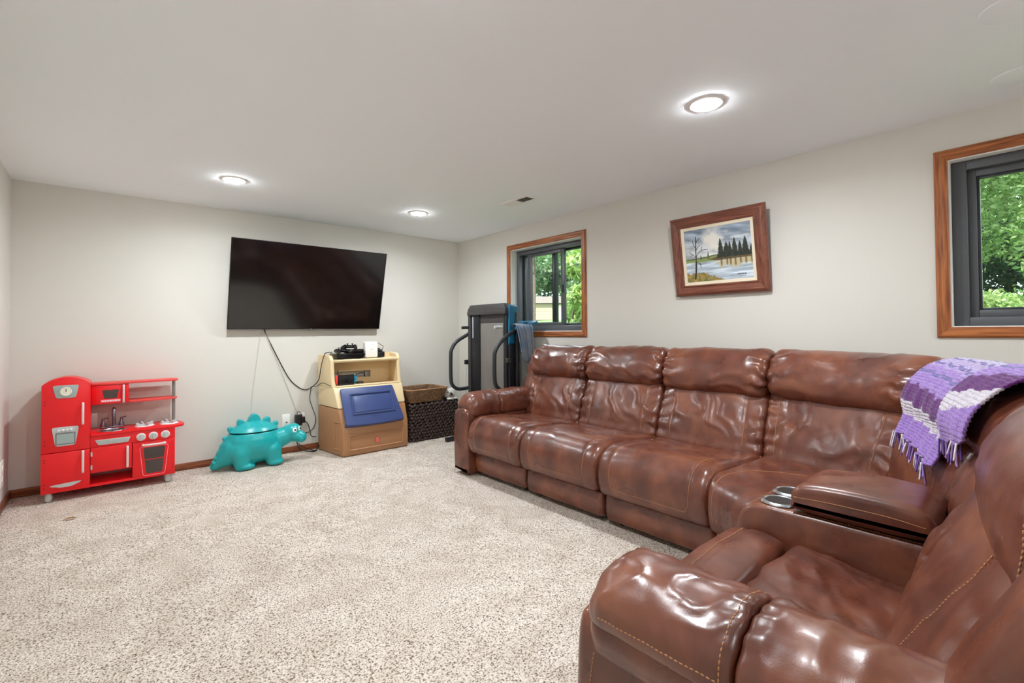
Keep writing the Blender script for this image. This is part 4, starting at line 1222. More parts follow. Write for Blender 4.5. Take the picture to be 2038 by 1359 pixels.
# microwave and upper shelves
UY = 4.715
def uf(u, v, h): return (u, UY - h, v)
box('microwave_case', CX_0, .138, UY + .014, KB, .640, .786, M_RED, kt)
md_ = prism('microwave_door', [(CX_0 + .002, .642), (.112, .642), (.112, .784), (CX_0 + .002, .784)], -.014, 0, uf, M_RED, kt, r=.0015)
prism('microwave_stile', [(.114, .642), (.138, .642), (.138, .784), (.114, .784)], -.014, 0, uf, M_RED, kt, r=.0015)
prism('microwave_window', rpoly([(-.020, .748), (.080, .748), (.066, .682), (-.006, .682)], .010), 0, .002, uf, M_TOYGLASS, md_)
prism('keypad', [(-.026, .655), (.090, .655), (.090, .674), (-.026, .674)], 0, .0015, uf, M_PINK, md_)
for i in range(7): prism('key', [(-.020 + i * .0155, .660), (-.009 + i * .0155, .660), (-.009 + i * .0155, .669), (-.020 + i * .0155, .669)], .001, .003, uf, M_WHITE, md_)
tube('handle', [uf(.106, .775, .002), uf(.106, .772, .018), uf(.106, .712, .022), uf(.106, .652, .018), uf(.106, .649, .002)], .007, M_HANDLE, md_)
def shelf(x0, x1, z, name):
    o_ = [(x0, UY - .006), (x1 - .04, UY - .006)] + [(x1 - .04 + .04 * math.sin(a), UY + .05 - .056 * math.cos(a)) for a in np.linspace(.1, math.pi / 2, 6)] + [(x1, UY + .10), (x1 - .03, KB), (x0, KB)]
    prism(name, o_, z, z + .014, top_pl, M_REDE, kt, r=.002)
shelf(CX_0, .455, .787, 'top_shelf'); shelf(.138, .450, .640, 'upper_shelf')
tube('shelf_post', [(.424, 4.745, .446), (.424, 4.745, .787)], .0115, M_POST, kt, smooth_path=False, seg=12)
for x, y in ((-.297, 4.625), (.378, 4.625), (-.297, 4.84), (.378, 4.84)):
    lathe('foot', [(0, 0), (.014, .001), (.021, .018), (.022, .034), (.017, .055), (.017, .066)], (x, y, 0), M_SILV, kt, seg=18)

# ------------------------------------------------------------------ dinosaur toy box
M_TEAL = mat('teal_plastic', rgb(24, 166, 170), 0.30, spec=.5, bump=(70, .04, .001))
M_EYEW = mat('eye_white', rgb(240, 240, 238), .3)
M_EYEB = mat('eye_black', rgb(14, 14, 16), .15)
dn = thing('dinosaur_toy_box', (1.0, 4.66, 0), 'teal plastic dinosaur toy box with a spiked lid', 'toy box')
DY = 4.665
bl_ = [((1.0, DY, .205), (.232, .178, .185)), ((.93, DY, .165), (.175, .170, .135)), ((1.07, DY, .165), (.165, .165, .13))]
bl_ += chain((1.13, DY - .02, .20), (1.25, DY - .055, .235), .105, .078, 7)       # neck
bl_ += chain((1.265, DY - .06, .262), (1.305, DY - .075, .268), .068, .074, 4)    # skull
bl_ += chain((1.315, DY - .085, .238), (1.362, DY - .122, .215), .062, .050, 5)   # muzzle
bl_ += chain((.86, DY, .17), (.775, DY + .01, .10), .125, .075, 6)
bl_ += chain((.775, DY + .01, .10), (.700, DY + .02, .040), .072, .034, 6)        # tail
for sx, sy in ((.89, -.085), (1.12, -.085), (.89, .085), (1.12, .085)):
    bl_ += chain((sx, DY + sy, .14), (sx + (.0 if sx < 1 else .02), DY + sy * 1.12, .05), .085, .066, 5)
    bl_ += [((sx + .028, DY + sy * 1.18 - .012, .030), (.070, .058, .030))]
body = blob('body', bl_, .0085, M_TEAL, dn, 4)
ZS = .304
for v in body.data.vertices:
    if v.co.z < 0.001: v.co.z = 0.001
    if .78 < v.co.x + 1.0 < 1.20 and v.co.z > ZS: v.co.z = ZS
# lid: the top of the same egg, lifted a hair so the joint shows
LD = []
for q in np.linspace(math.pi / 2, math.asin((ZS + .006 - .205) / .185), 14):
    LD.append((1.015 * math.cos(q), .205 + .190 * math.sin(q) + .004 - ZS - .006))
LD.append((LD[-1][0] - .03, LD[-1][1] - .001))
lid_v, lid_f = lathe_vf(LD, (1.0, DY, ZS + .006), seg=56, sx=.236, sy=.182)
lidD = mk('lid', lid_v, lid_f, M_TEAL, dn, smooth=True, angle=60)
def spike(x, z, w, h, tilt, parent, name='spike'):
    out = rpoly([(-w, -.05), (w, -.05), (w * .62, h * .55), (0, h), (-w * .62, h * .55)], .022, 5)
    ct, s_t = math.cos(tilt), math.sin(tilt)
    def f3(u, v, d): return (x + u * ct + v * s_t, DY + d, z - u * s_t + v * ct)
    prism(name, out, -.024, .024, f3, M_TEAL, parent, r=.009, seg=3)
spike(1.0, .392, .068, .074, 0, lidD); spike(1.096, .372, .045, .056, .42, lidD); spike(1.162, .338, .034, .046, .85, lidD)
spike(.900, .374, .045, .056, -.48, lidD); spike(.830, .330, .038, .048, -.9, lidD)
for i, (x, z, s_) in enumerate([(.786, .262, .032), (.764, .205, .029), (.740, .155, .026), (.716, .112, .022), (.696, .078, .018)]):
    spike(x, z, s_, s_ * 1.1, -1.05, dn, 'tail_spike')
HC_ = np.array([1.305, DY - .075, .268])
for dvec in ((-.05, -.92, .30), (.62, -.68, .38)):
    d = np.array(dvec); d /= np.linalg.norm(d)
    c = HC_ + d * .066
    e = lathe('eye', [(.0, .009), (.010, .008), (.018, .004), (.020, .0), (.018, -.006)], c, M_EYEW, dn, axis=tuple(d), seg=20, sx=1, sy=1.2)
    lathe('pupil', [(.0, .0105), (.007, .0098), (.011, .007), (.011, .004)], c + np.array([.002, 0, -.001]), M_EYEB, e, axis=tuple(d), seg=16)
for dvec in ((.40, -.80, .45), (.80, -.45, .42)):
    d = np.array(dvec); d /= np.linalg.norm(d)
    lathe('nostril', [(.004, 0), (.003, .0015), (0, .002)], np.array([1.362, DY - .122, .215]) + d * .047, M_EYEB, dn, axis=tuple(d), seg=8)

# ------------------------------------------------------------------ toy chest with shelf
M_CREAM = mat('cream_plastic', rgb(226, 204, 162), .45, bump=(120, .06, .001))
M_TAN = mat('tan_plastic', rgb(168, 122, 84), .45, bump=(120, .06, .001))
M_NAVY = mat('navy_plastic', rgb(58, 74, 124), .35, bump=(90, .05, .001))
M_LOGO = mat('red_logo', rgb(222, 60, 62), .4)
tcst = thing('toy_chest', (2.02, 4.62, 0), 'tan and cream plastic toy chest with a navy lid and an open shelf', 'toy chest')
CC = 2.022
def hw(y): return .340 + (.405 - .340) * (y - 4.375) / (4.86 - 4.375)
def side_ex(prof, s0, s1, r, name, m, seg=3):
    """side profile (y, z) extruded between fractions s0..s1 of the tapering width"""
    v, f = prism_vf(prof, s0, s1, lambda a, b, h: (CC + h * hw(a), a, b), r, seg)
    return mk(name, v, f, m, tcst, smooth=True, angle=40)
side_ex([(4.860, .0), (4.372, .0), (4.366, .10), (4.372, .255), (4.392, .300), (4.452, .440), (4.860, .446)], -1, 1, .016, 'base', M_TAN)
side_ex([(4.860, .449), (4.454, .443), (4.535, .615), (4.560, .640), (4.860, .640)], -1, 1, .012, 'middle', M_CREAM)
for s0, s1 in ((-1, -.90), (.90, 1)):
    side_ex([(4.860, .632), (4.560, .632), (4.585, .70), (4.60, .80), (4.605, .90), (4.640, .945), (4.860, .955)], s0, s1, .010, 'side_panel', M_CREAM)
# back panel with a cable slot, built from four bars
yb0, yb1 = 4.838, 4.860
g = G()
g.add(*box_vf(CC - .37, 1.765, yb0, yb1, .632, .95)); g.add(*box_vf(2.165, CC + .37, yb0, yb1, .632, .95))
g.add(*box_vf(1.765, 2.165, yb0, yb1, .632, .695)); g.add(*box_vf(1.765, 2.165, yb0, yb1, .765, .95))
g.out('back_panel', M_CREAM, tcst)
side_ex([(4.845, .882), (4.607, .872), (4.598, .890), (4.604, .903), (4.845, .908)], -.93, .93, .006, 'top_tray', M_CREAM)
side_ex([(4.62, .632), (4.556, .632), (4.552, .645), (4.562, .652), (4.62, .646)], -.93, .93, .004, 'shelf_lip', M_CREAM)
# recessed mouldings on the tan base
def bf(u, v, h): return (u, 4.3675 - h, v)
def ring_mould(name, rect, to3d, m, parent, w=.014, p_=.010):
    mitred(name, rect, [(0, -.004), (0, p_ * .4), (w * .5, p_), (w, p_ * .4), (w, -.004)], to3d, (m, m), parent)
ring_mould('panel_rib', (1.752, 2.292, .062, .185), bf, M_TAN, tcst)
def lf(u, v, h):  # on the left flank
    return (CC - hw(u) - h, u, v)
ring_mould('panel_rib', (4.42, 4.52, .07, .31), lf, M_TAN, tcst)
LOG = rpoly([(2.000, .096), (2.040, .096), (2.043, .122), (2.036, .140), (2.020, .144), (2.003, .138), (1.997, .118)], .008)
lg = prism('logo_badge', LOG, 0.001, .0045, bf, M_LOGO, tcst)
tube('logo_swirl', [bf(2.008, .108, .004), bf(2.016, .102, .004), bf(2.030, .106, .004), bf(2.031, .118, .004), bf(2.020, .122, .004), bf(2.012, .130, .004), bf(2.024, .136, .004), bf(2.033, .131, .004)], .0017, M_WHITE, lg, seg=6)
# navy lid on the slope
LO = np.array([2.000, 4.533, .604]); LDn = np.array([0, -.168, -.318]); LLen = np.linalg.norm(LDn); LDn = LDn / LLen
LNn = np.array([0, LDn[2], -LDn[1]]); LNn = LNn if LNn[1] < 0 else -LNn
def lf2(u, v, h): return tuple(LO + np.array([u, 0, 0]) + LDn * v + LNn * h)
lidc = prism('lid', rpoly([(-.290, -.012), (.255, -.012), (.303, LLen), (.20, LLen + .012), (.0, LLen + .018), (-.19, LLen + .012), (-.296, LLen)], .02, 4), .004, .030, lf2, M_NAVY, tcst, r=.008, seg=3)
prism('lid_lip', [(-.296, LLen - .012), (.303, LLen - .012), (.303, LLen + .006), (.15, LLen + .016), (-.15, LLen + .016), (-.296, LLen + .006)], -.022, .022, lf2, M_NAVY, lidc, r=.006)
mitred('lid_border', (-.195, .205, .070, .255), [(0, .026), (.003, .038), (.010, .043), (.017, .036), (.020, .026)], lf2, (M_NAVY, M_NAVY), lidc)
prism('lid_panel', rrect(-.185, .195, .080, .245, .014), .026, .034, lf2, M_NAVY, lidc, r=.004)
mitred('latch_slot', (-.02, .045, .296, .312), [(0, .026), (0, .033), (.004, .033), (.004, .026)], lf2, (M_NAVY, M_NAVY), lidc)

# ------------------------------------------------------------------ electronics on and in the chest
M_CONS = mat('black_gloss_plastic', rgb(18, 18, 20), .22, noise=None)
ZT = .909
def rotbox(name, cx, cy, w, d, z0, z1, ang, m, parent, r=.004):
    v, f = box_vf(-w / 2, w / 2, -d / 2, d / 2, z0, z1, r, 2)
    c, s_ = math.cos(ang), math.sin(ang)
    v = [(cx + p[0] * c - p[1] * s_, cy + p[0] * s_ + p[1] * c, p[2]) for p in v]
    return mk(name, v, f, m, parent, smooth=True, angle=40)
gc = thing('game_console', (1.86, 4.72, ZT), 'slim black game console lying flat on the chest, left of the router', 'game console')
rotbox('upper_case', 1.862, 4.715, .285, .22, ZT + .027, ZT + .052, -.03, M_CONS, gc)
rotbox('lower_case', 1.865, 4.722, .262, .20, ZT + .003, ZT + .026, -.03, M_CONS, gc)
for q in (-.1, .1): box('foot', 1.862 + q - .012, 1.862 + q + .012, 4.65, 4.674, ZT - .001, ZT + .006, M_DARK, gc)
lathe('power_light', [(.0035, 0), (.003, .001), (0, .0012)], (1.985, 4.604, ZT + .036), M_WHITE, gc, axis='-y', seg=8)
hb = thing('cable_box', (1.925, 4.69, ZT + .053), 'small black box stacked on the game console', 'electronics')
rotbox('case', 1.925, 4.70, .155, .13, ZT + .053, ZT + .092, -.03, M_CONS, hb)
rotbox('faceplate', 1.923, 4.633, .148, .006, ZT + .057, ZT + .088, -.03, M_SCREEN, hb, r=.002)
def gamepad(cx, cy, cz, ang, label):
    t_ = thing('game_controller', (cx, cy, cz), label, 'game controller', 'black game controllers')
    c, s_ = math.cos(ang), math.sin(ang)
    def L(u, v, h): return (cx + u * c - v * s_, cy + u * s_ + v * c, cz + h)
    sp = [(L(u, 0.0, .026), (.026, .024, .018)) for u in np.linspace(-.045, .045, 7)]
    for sg in (-1, 1):
        sp += [(L(sg * (.048 + .018 * q), -.01 - .062 * q, .026 - .012 * q), .023 - .005 * q) for q in np.linspace(0, 1, 6)]
    b_ = blob('shell', sp, .005, M_CONS, t_, 4)
    for u in (-.024, .024):
        lathe('thumbstick', [(.006, 0), (.006, .012), (.011, .014), (.011, .018), (0, .017)], L(u, -.010, .040), M_DARK, t_, seg=14)
    for u, v in ((.050, .012), (.060, .004), (.040, .004), (.050, -.004)):
        lathe('button', [(.0045, 0), (.004, .004), (0, .0045)], L(u, v, .040), M_SILV, t_, seg=10)
gamepad(1.770, 4.665, ZT + .053, .25, 'black game controller lying on the left end of the console')
gamepad(1.885, 4.70, ZT + .093, -.55, 'black game controller perched on top of the small black box')
rt = thing('wifi_router', (2.09, 4.66, ZT), 'white upright router standing on the toy chest', 'router')
prism('case', rrect(2.020, 2.160, ZT, ZT + .165, .018, 5), -.03, .03, lambda u, v, h: (u, 4.675 - h, v), M_PLATE, rt, r=.010, seg=3)
lathe('status_light', [(.006, 0), (.005, .001), (0, .0012)], (2.105, 4.6445, ZT + .135), M_WHITE, rt, axis='-y', seg=12)
prism('badge', rrect(2.075, 2.105, ZT + .082, ZT + .088, .002, 2), .0298, .0308, lambda u, v, h: (u, 4.675 - h, v), M_SILV, rt)
ad = thing('black_adapter_box', (2.205, 4.70, ZT), 'small black box with a looped cord, right of the router', 'electronics')
box('case', 2.168, 2.242, 4.655, 4.745, ZT, ZT + .058, M_DARK, ad, r=.006)
blob('cord_bundle', [((2.19, 4.70, ZT + .075), (.026, .03, .022)), ((2.205, 4.69, ZT + .068), (.024, .03, .016))], .004, M_CABLE, ad, 3)
tube('cord', [(2.178, 4.69, ZT + .08), (2.172, 4.69, ZT + .125), (2.182, 4.70, ZT + .150), (2.21, 4.70, ZT + .135), (2.245, 4.70, ZT + .11), (2.238, 4.70, ZT + .085), (2.222, 4.69, ZT + .055)], .0028, M_CABLE, ad)
# handheld console in its dock on the shelf
M_JR = mat('neon_red_plastic', rgb(236, 72, 66), .4); M_JB = mat('neon_blue_plastic', rgb(40, 170, 210), .4)
sw = thing('handheld_console', (1.775, 4.62, .648), 'docked handheld console with red and blue side grips on the chest shelf', 'game console')
def sf(u, v, h): return (u + .034, 4.615 - h, v)
prism('dock', rrect(1.694, 1.850, .648, .742, .006, 3), -.022, .022, sf, M_DARK, sw, r=.003)
prism('tablet', rrect(1.690, 1.856, .655, .750, .003, 2), -.006, .006, sf, M_SCREEN, sw)
jl = prism('side_grip', [(1.690, .655), (1.690, .750)] + [(1.690 - .026 * math.sin(a), .7025 + .0475 * math.cos(a)) for a in np.linspace(.5, math.pi - .5, 9)], -.008, .010, sf, M_JR, sw, r=.002)
jr = prism('side_grip', [(1.856, .750), (1.856, .655)] + [(1.856 + .026 * math.sin(a), .7025 - .0475 * math.cos(a)) for a in np.linspace(.5, math.pi - .5, 9)], -.008, .010, sf, M_JB, sw, r=.002)
for z in (.735, .702, .672): lathe('grip_button', [(.006, 0), (.0055, .004), (0, .005)], sf(1.867, z, .010), M_DARK, sw, axis='-y', seg=12)
prism('dock_emblem', rrect(1.762, 1.782, .676, .706, .003, 2), .0215, .0235, sf, M_CONS, sw)
gs = thing('grip_strap', (1.915, 4.66, .648), 'black oval controller strap lying beside the handheld console', 'strap')
blob('strap', [((1.935 + .012 * i, 4.655 - .004 * i, .661), (.018, .022, .012)) for i in range(5)], .004, M_DARK, gs, 3)
sy = tube('stylus', [(1.752, 4.675, .648), (1.756, 4.69, .80)], .0045, M_DARK, None, smooth_path=False)
tag(sy, 'thin black stylus leaning behind the handheld console', 'stylus')
for pts, lab in (([(1.998, 4.852, .690), (2.01, 4.83, .728), (2.05, 4.825, .742), (2.09, 4.83, .728), (2.11, 4.85, .690)], 'black cord arching through the slot of the chest shelf'),
                 ([(2.105, 4.875, .700), (2.112, 4.870, .76), (2.10, 4.875, .82)], 'black cord dropping behind the slot of the chest shelf')):
    tag(tube('shelf_cable', pts, .004, M_CABLE), lab, 'cord')

# ------------------------------------------------------------------ cords on the television wall
yc = YT - .006
tag(tube('tv_cord', [(1.135, yc - .02, 1.235), (1.14, yc, 1.19), (1.215, yc, 1.02), (1.345, yc, .750), (1.425, yc, .650), (1.505, yc, .602), (1.572, yc - .01, .625), (1.600, 4.79, .70), (1.608, 4.74, .83), (1.618, 4.70, .93), (1.64, 4.69, .972), (1.70, 4.68, .975)], .0042, M_CABLE, per=10), 'black cord drooping from the television to the toy chest', 'cord')
tag(tube('charger_cord', [(1.572, yc - .012, .632), (1.58, 4.80, .640), (1.60, 4.72, .672), (1.615, 4.66, .676), (1.645, 4.60, .655), (1.69, 4.595, .652)], .003, M_CABLE), 'thin black cord running across the chest side to the handheld console', 'cord')
tag(tube('looped_cable', [(1.572, yc - .006, .625), (1.562, yc, .58), (1.555, yc, .50), (1.585, yc, .40), (1.612, yc, .31), (1.598, yc, .225), (1.555, yc, .182), (1.515, yc, .172), (1.480, yc - .01, .190)], .0032, M_CABLE, per=10), 'black cord looping down the wall beside the toy chest', 'cord')
tag(tube('wall_cable', [(1.135, yc, 1.20), (1.25, yc, .90), (1.36, yc, .60), (1.425, yc, .415), (1.43, yc - .01, .385)], .0028, mat('pale_cable', rgb(206, 198, 184), .6)), 'pale thin cable running straight down the wall to the adapter', 'cord')
tag(tube('wall_cable', [(1.11, yc, 1.20), (1.06, yc, .80), (1.03, yc, .50), (1.01, yc, .20)], .0016, MATS['pale_cable']), 'pale hairline cable running down the wall behind the dinosaur', 'cord')
pa = thing('power_adapter', (1.452, YT - .03, .26), 'black power adapter plugged into the outlet behind the dinosaur head', 'power adapter')
box('brick', 1.405, 1.470, YT - .062, YT - .012, .262, .366, M_DARK, pa, r=.008)
box('plug', 1.450, 1.500, YT - .048, YT - .009, .280, .340, M_DARK, pa, r=.006)
tube('cord', [(1.43, YT - .035, .362), (1.432, YT - .03, .392), (1.455, YT - .03, .384), (1.475, YT - .03, .352)], .003, M_CABLE, pa)
tube('cord', [(1.498, YT - .03, .30), (1.53, YT - .03, .26), (1.548, YT - .03, .20), (1.558, YT - .04, .14), (1.60, YT - .05, .128)], .004, M_CABLE, pa)
tag(tube('floor_cord', [(1.41, 4.84, .12), (1.42, 4.83, .07), (1.445, 4.82, .035), (1.50, 4.80, .012), (1.56, 4.79, .008), (1.60, 4.80, .03), (1.615, 4.83, .05)], .0045, M_CABLE), 'black cord lying on the carpet between dinosaur and chest', 'cord')
tag(tube('floor_cord', [(1.43, 4.86, .09), (1.47, 4.84, .05), (1.53, 4.82, .02), (1.575, 4.78, .008), (1.545, 4.765, .008), (1.53, 4.775, .008)], .004, M_CABLE), 'curled end of black cord against the baseboard by the chest', 'cord')

# ------------------------------------------------------------------ baskets and plush bear
M_DWEAVE = mat('dark_woven_fibre', rgb(34, 24, 22), .55, noise=(60, .3, rgb(76, 58, 52)), bump=(200, .5, .003))
M_LWEAVE = mat('brown_woven_fibre', rgb(84, 58, 40), .7, noise=(90, .35, rgb(166, 128, 92)), bump=(260, .6, .003))
def woven(root, x0, x1, y0, y1, z0, z1, rows, rad, rc_, m, lump, flare=0.0, seed=1):
    hz = (z1 - z0) / rows
    for k in range(rows):
        z = z0 + (k + .5) * hz; fl = flare * (k + .5) / rows
        base = np.array(rrect(x0 - fl, x1 + fl, y0 - fl, y1 + fl, rc_, 5))
        P = resample(base, 320, True)
        s_ = np.arange(len(P)); ph = (k % 2) * math.pi
        wob = .55 * rad * np.sin(s_ * lump + ph)
        c = P.mean(0); d = P - c; d /= np.linalg.norm(d, axis=1)[:, None]
        Q = np.column_stack([P + d * wob[:, None] * .6, z + .18 * hz * np.sin(s_ * lump * .5 + seed + k)])
        Q = np.vstack([Q, Q[:1]])
        rr_ = hz * (.54 + .20 * np.cos(np.r_[s_, s_[:1]] * lump + ph))
        v_, f_ = tube_vf(Q, rr_, 6, caps=False)
        mk('woven_row', v_, f_, m, root, smooth=True)
dk = thing('woven_basket', (2.73, 4.66, 0), 'large dark woven basket standing on the carpet beside the toy chest', 'basket')
woven(dk, 2.455, 3.045, 4.475, 4.835, .0, .395, 12, .014, .03, M_DWEAVE, 1.05)
box('liner', 2.465, 3.035, 4.485, 4.825, .006, .375, M_SHELL, dk)
lt = thing('woven_tray', (2.66, 4.64, .41), 'shallow brown wicker tray basket sitting on the dark basket', 'basket')
woven(lt, 2.468, 2.86, 4.50, 4.80, .409, .547, 9, .008, .05, M_LWEAVE, .8, .05, 3)
box('tray_floor', 2.463, 2.865, 4.495, 4.805, .409, .422, M_LWEAVE, lt)
v_, f_ = tube_vf(np.vstack([np.column_stack([resample(np.array(rrect(2.415, 2.913, 4.447, 4.853, .06, 5)), 120, True), np.full(120, .548)]), ]), .009, 7, caps=False)
mk('rim', v_, f_, mat('pale_reed', rgb(150, 112, 78), .7), lt, smooth=True)
M_FUR = mat('grey_plush', rgb(196, 192, 186), .95, noise=(40, .4, rgb(226, 222, 216)), bump=(300, .8, .004), sheen=.4)
M_FURD = mat('dark_grey_plush', rgb(120, 116, 112), .95, bump=(300, .8, .004))
M_FURW = mat('white_plush', rgb(238, 234, 230), .95, bump=(300, .8, .004))
br = thing('plush_bear', (2.965, 4.56, .40), 'grey and white plush bear resting on the dark basket beside the sofa arm', 'plush toy')
BX, BY, BZ = 2.972, 4.53, .465
blob('body', [((BX + .02, BY + .10, .435), (.075, .10, .04)), ((BX, BY, BZ), (.066, .066, .062)), ((BX - .03, BY + .01, BZ + .045), .022), ((BX + .055, BY + .02, BZ + .042), .024), ((BX + .035, BY + .03, BZ), (.05, .06, .058))], .005, M_FUR, br, 4)
blob('muzzle', [((BX - .018, BY - .058, BZ - .005), (.026, .022, .022)), ((BX - .018, BY - .05, BZ + .008), (.018, .02, .018))], .004, M_FURD, br, 3)
lathe('nose', [(0, .010), (.008, .008), (.012, 0)], (BX - .024, BY - .078, BZ + .006), M_EYEB, br, axis=(-.3, -1, .2), seg=12)
for dx in (-.05, .022): lathe('eye', [(0, .007), (.006, .005), (.008, 0)], (BX + dx, BY - .052 + abs(dx + .014) * .15, BZ + .022), M_EYEB, br, axis=(dx * 6, -1, .2), seg=10)
blob('bib', [((BX - .01, BY - .045, .415), (.06, .03, .014)), ((BX + .03, BY - .04, .415), (.05, .03, .014))], .004, M_FURW, br, 3)

# ------------------------------------------------------------------ folded treadmill
M_TMD = mat('dark_treadmill_steel', rgb(58, 55, 54), .5)
M_TMG = mat('grey_deck_board', rgb(122, 118, 112), .6, noise=(3, .5, rgb(108, 104, 99)))
M_TMB = mat('teal_blue_plastic', rgb(24, 98, 132), .4)
M_TMK = mat('black_rail', rgb(24, 26, 30), .4)
M_TUBE = mat('handrail_coating', rgb(40, 44, 48), .45)
tm = thing('folded_treadmill', (3.08, 3.86, 0), 'dark folded treadmill with upright deck and looped handrails in the corner', 'treadmill')
TX = 3.00
def tf(u, v, h): return (TX - h, u, v)       # u = y, v = z, h proud towards the room
# hood with cut corners
prism('hood', [(3.535, 1.345), (4.182, 1.345), (4.182, 1.405), (4.135, 1.455), (3.580, 1.455), (3.535, 1.405)], -.085, .020, tf, M_TMD, tm, r=.008)
prism('hood_band', [(3.537, 1.345), (4.180, 1.345), (4.180, 1.385), (3.537, 1.385)], .018, .026, tf, M_TMD, tm, r=.003)
prism('deck_board', [(3.590, .25), (3.985, .25), (3.985, 1.352), (3.590, 1.352)], -.06, -.010, tf, M_TMG, tm, r=.003)
box('painted_hood_shade', TX + .006, TX + .010, 3.592, 3.983, 1.262, 1.345, M_TMD, tm)  # dark strip standing in for the hood's shade across the deck top
for a, b in ((3.985, 4.150), (3.542, 3.590)):
    prism('side_rail', [(a, .22), (b, .22), (b, 1.36), (a, 1.36)], -.075, .006, tf, M_TMK, tm, r=.006)
prism('frame_rail', [(4.135, .2), (4.180, .2), (4.180, 1.36), (4.135, 1.36)], -.07, .016, tf, M_TMD, tm, r=.005)
prism('rear_cover', [(3.514, .25), (3.545, .25), (3.545, 1.02), (3.514, 1.05)], -.115, -.012, tf, M_TMK, tm, r=.008)
prism('lower_brace', [(3.55, .22), (4.17, .22), (4.17, .28), (3.55, .28)], -.05, .020, tf, M_TMD, tm, r=.005)
prism('blue_cover', [(3.512, 1.06), (3.545, 1.02), (3.545, 1.40), (3.530, 1.44), (3.512, 1.42)], -.125, -.012, tf, M_TMB, tm, r=.008)
tube('gas_strut', [(3.02, 4.085, .60), (3.0, 4.085, .95)], .007, M_CHROME, tm, smooth_path=False)
tube('gas_strut', [(3.0, 4.10, 1.10), (3.0, 4.10, 1.33)], .010, M_SILV, tm, smooth_path=False)
tube('rear_strut', [(3.10, 3.50, 1.10), (3.10, 3.50, 1.36)], .010, mat('brown_steel', rgb(92, 76, 64), .4), tm, smooth_path=False)
for y in (4.165, 3.60): 
    tube('lock_pin', [(TX - .01, y, 1.215), (TX - .05, y + .02, 1.215), (TX - .085, y + .03, 1.212)], .016, M_TMK if y > 4 else M_SILV, tm)
box('hinge_block', TX - .05, TX, 4.175, 4.205, .815, .865, M_TMK, tm, r=.004); box('hinge_block', TX - .03, TX + .02, 3.50, 3.535, .86, .91, M_TMD, tm, r=.004)
for y, zt, zb, xs in ((4.19, 1.16, .555, 2.768), (3.50, 1.160, .60, 2.808)):
    ym_ = y
    R_ = [(3.06, ym_, zt + .02), (2.98, ym_, zt - .025), (xs + .075, ym_, zt - .095), (xs + .012, ym_, zt - .175), (xs, ym_, zt - .25), (xs, ym_, zb + .14), (xs + .016, ym_, zb + .055), (xs + .075, ym_, zb + .008), (xs + .15, ym_, zb), (3.08, ym_, zb + .01)]
    tube('handrail', R_, .0195, M_TUBE, tm, seg=12)
for y in (4.19, 3.50):
    tube('upright', [(3.10, y, .03), (3.10, y, 1.20)], .024, M_TMK, tm, smooth_path=False, seg=12)
    box('base_bar', 2.735 if y > 4 else 2.80, 3.34, y + .03 if y > 4 else y - .03, y + .075 if y > 4 else y + .015, .0, .045, M_TMK, tm, r=.008)
box('base_bar', 3.26, 3.32, 3.50, 4.23, .01, .05, M_TMK, tm, r=.008)
# console panel behind the deck, blue with a cup recess
cp3 = lambda u, v, h: (u, v, 1.205 + .22 * (u - 3.06) + h)
prism('console', rpoly([(3.06, 3.46), (3.335, 3.43), (3.350, 3.50), (3.350, 4.10), (3.30, 4.20), (3.06, 4.20)], .03), -.022, .014, cp3, M_TMB, tm, r=.008)
lathe('cup_recess', [(.0, .0155), (.030, .0155), (.036, .0165)], cp3(3.235, 3.505, 0), M_TMK, tm, seg=24, sx=1.3, sy=.9)
tube('pull_cord', [(2.985, 4.20, .85), (2.965, 4.21, .40), (2.975, 4.215, .06)], .0022, M_SILV, tm)
# towel over the near handrail
M_TOWEL = mat('grey_blue_towel', rgb(126, 130, 134), .95, noise=(9, .3, rgb(88, 112, 142)), bump=(420, .6, .003), sheen=.3)
nu, nv = 40, 60
TV_ = []
prof = catmull([(3.19, 3.585, .95), (3.19, 3.56, 1.10), (3.17, 3.525, 1.232), (3.15, 3.46, 1.236), (3.14, 3.425, 1.19), (3.145, 3.410, 1.10), (3.165, 3.405, .98), (3.185, 3.405, .86)], 10)
prof = resample(prof, nv)
for j in range(nv):
    c = prof[j]; q = j / (nv - 1); wdt = .10 + .015 * math.sin(q * 5)
    for i in range(nu):
        u = i / (nu - 1) - .5
        fold = .017 * math.sin(u * 16 + q * 1.5) + .008 * math.sin(u * 31 + 1)
        TV_.append((c[0] + u * wdt * 2 - .03 * q, c[1] - abs(fold) * (1 if q > .3 else .3) - .004, c[2] - .07 * (u - .1) * max(0, q - .55) * 2 + (.012 * math.sin(u * 9) if q > .9 else 0)))
tw = mk('hanging_towel', TV_, grid_faces(nu, nv), M_TOWEL, None, smooth=True)
md = tw.modifiers.new('thick', 'SOLIDIFY'); md.thickness = .006; md.offset = 0
tag(tw, 'grey-blue towel hung over the treadmill handrail', 'towel')

# a dry leaf scrap on the carpet
lf_ = mk('leaf_scrap', [(-.205, 4.10, .004), (-.17, 4.085, .010), (-.13, 4.092, .006), (-.15, 4.105, .012), (-.18, 4.108, .008), (-.17, 4.097, .016), (-.205, 4.10, .001), (-.13, 4.092, .002)],
         [(0, 1, 5), (1, 2, 5), (2, 3, 5), (3, 4, 5), (4, 0, 5)], mat('dry_leaf', rgb(140, 104, 60), .8))
tag(lf_, 'tiny dry brown leaf scrap lying on the carpet', 'leaf')
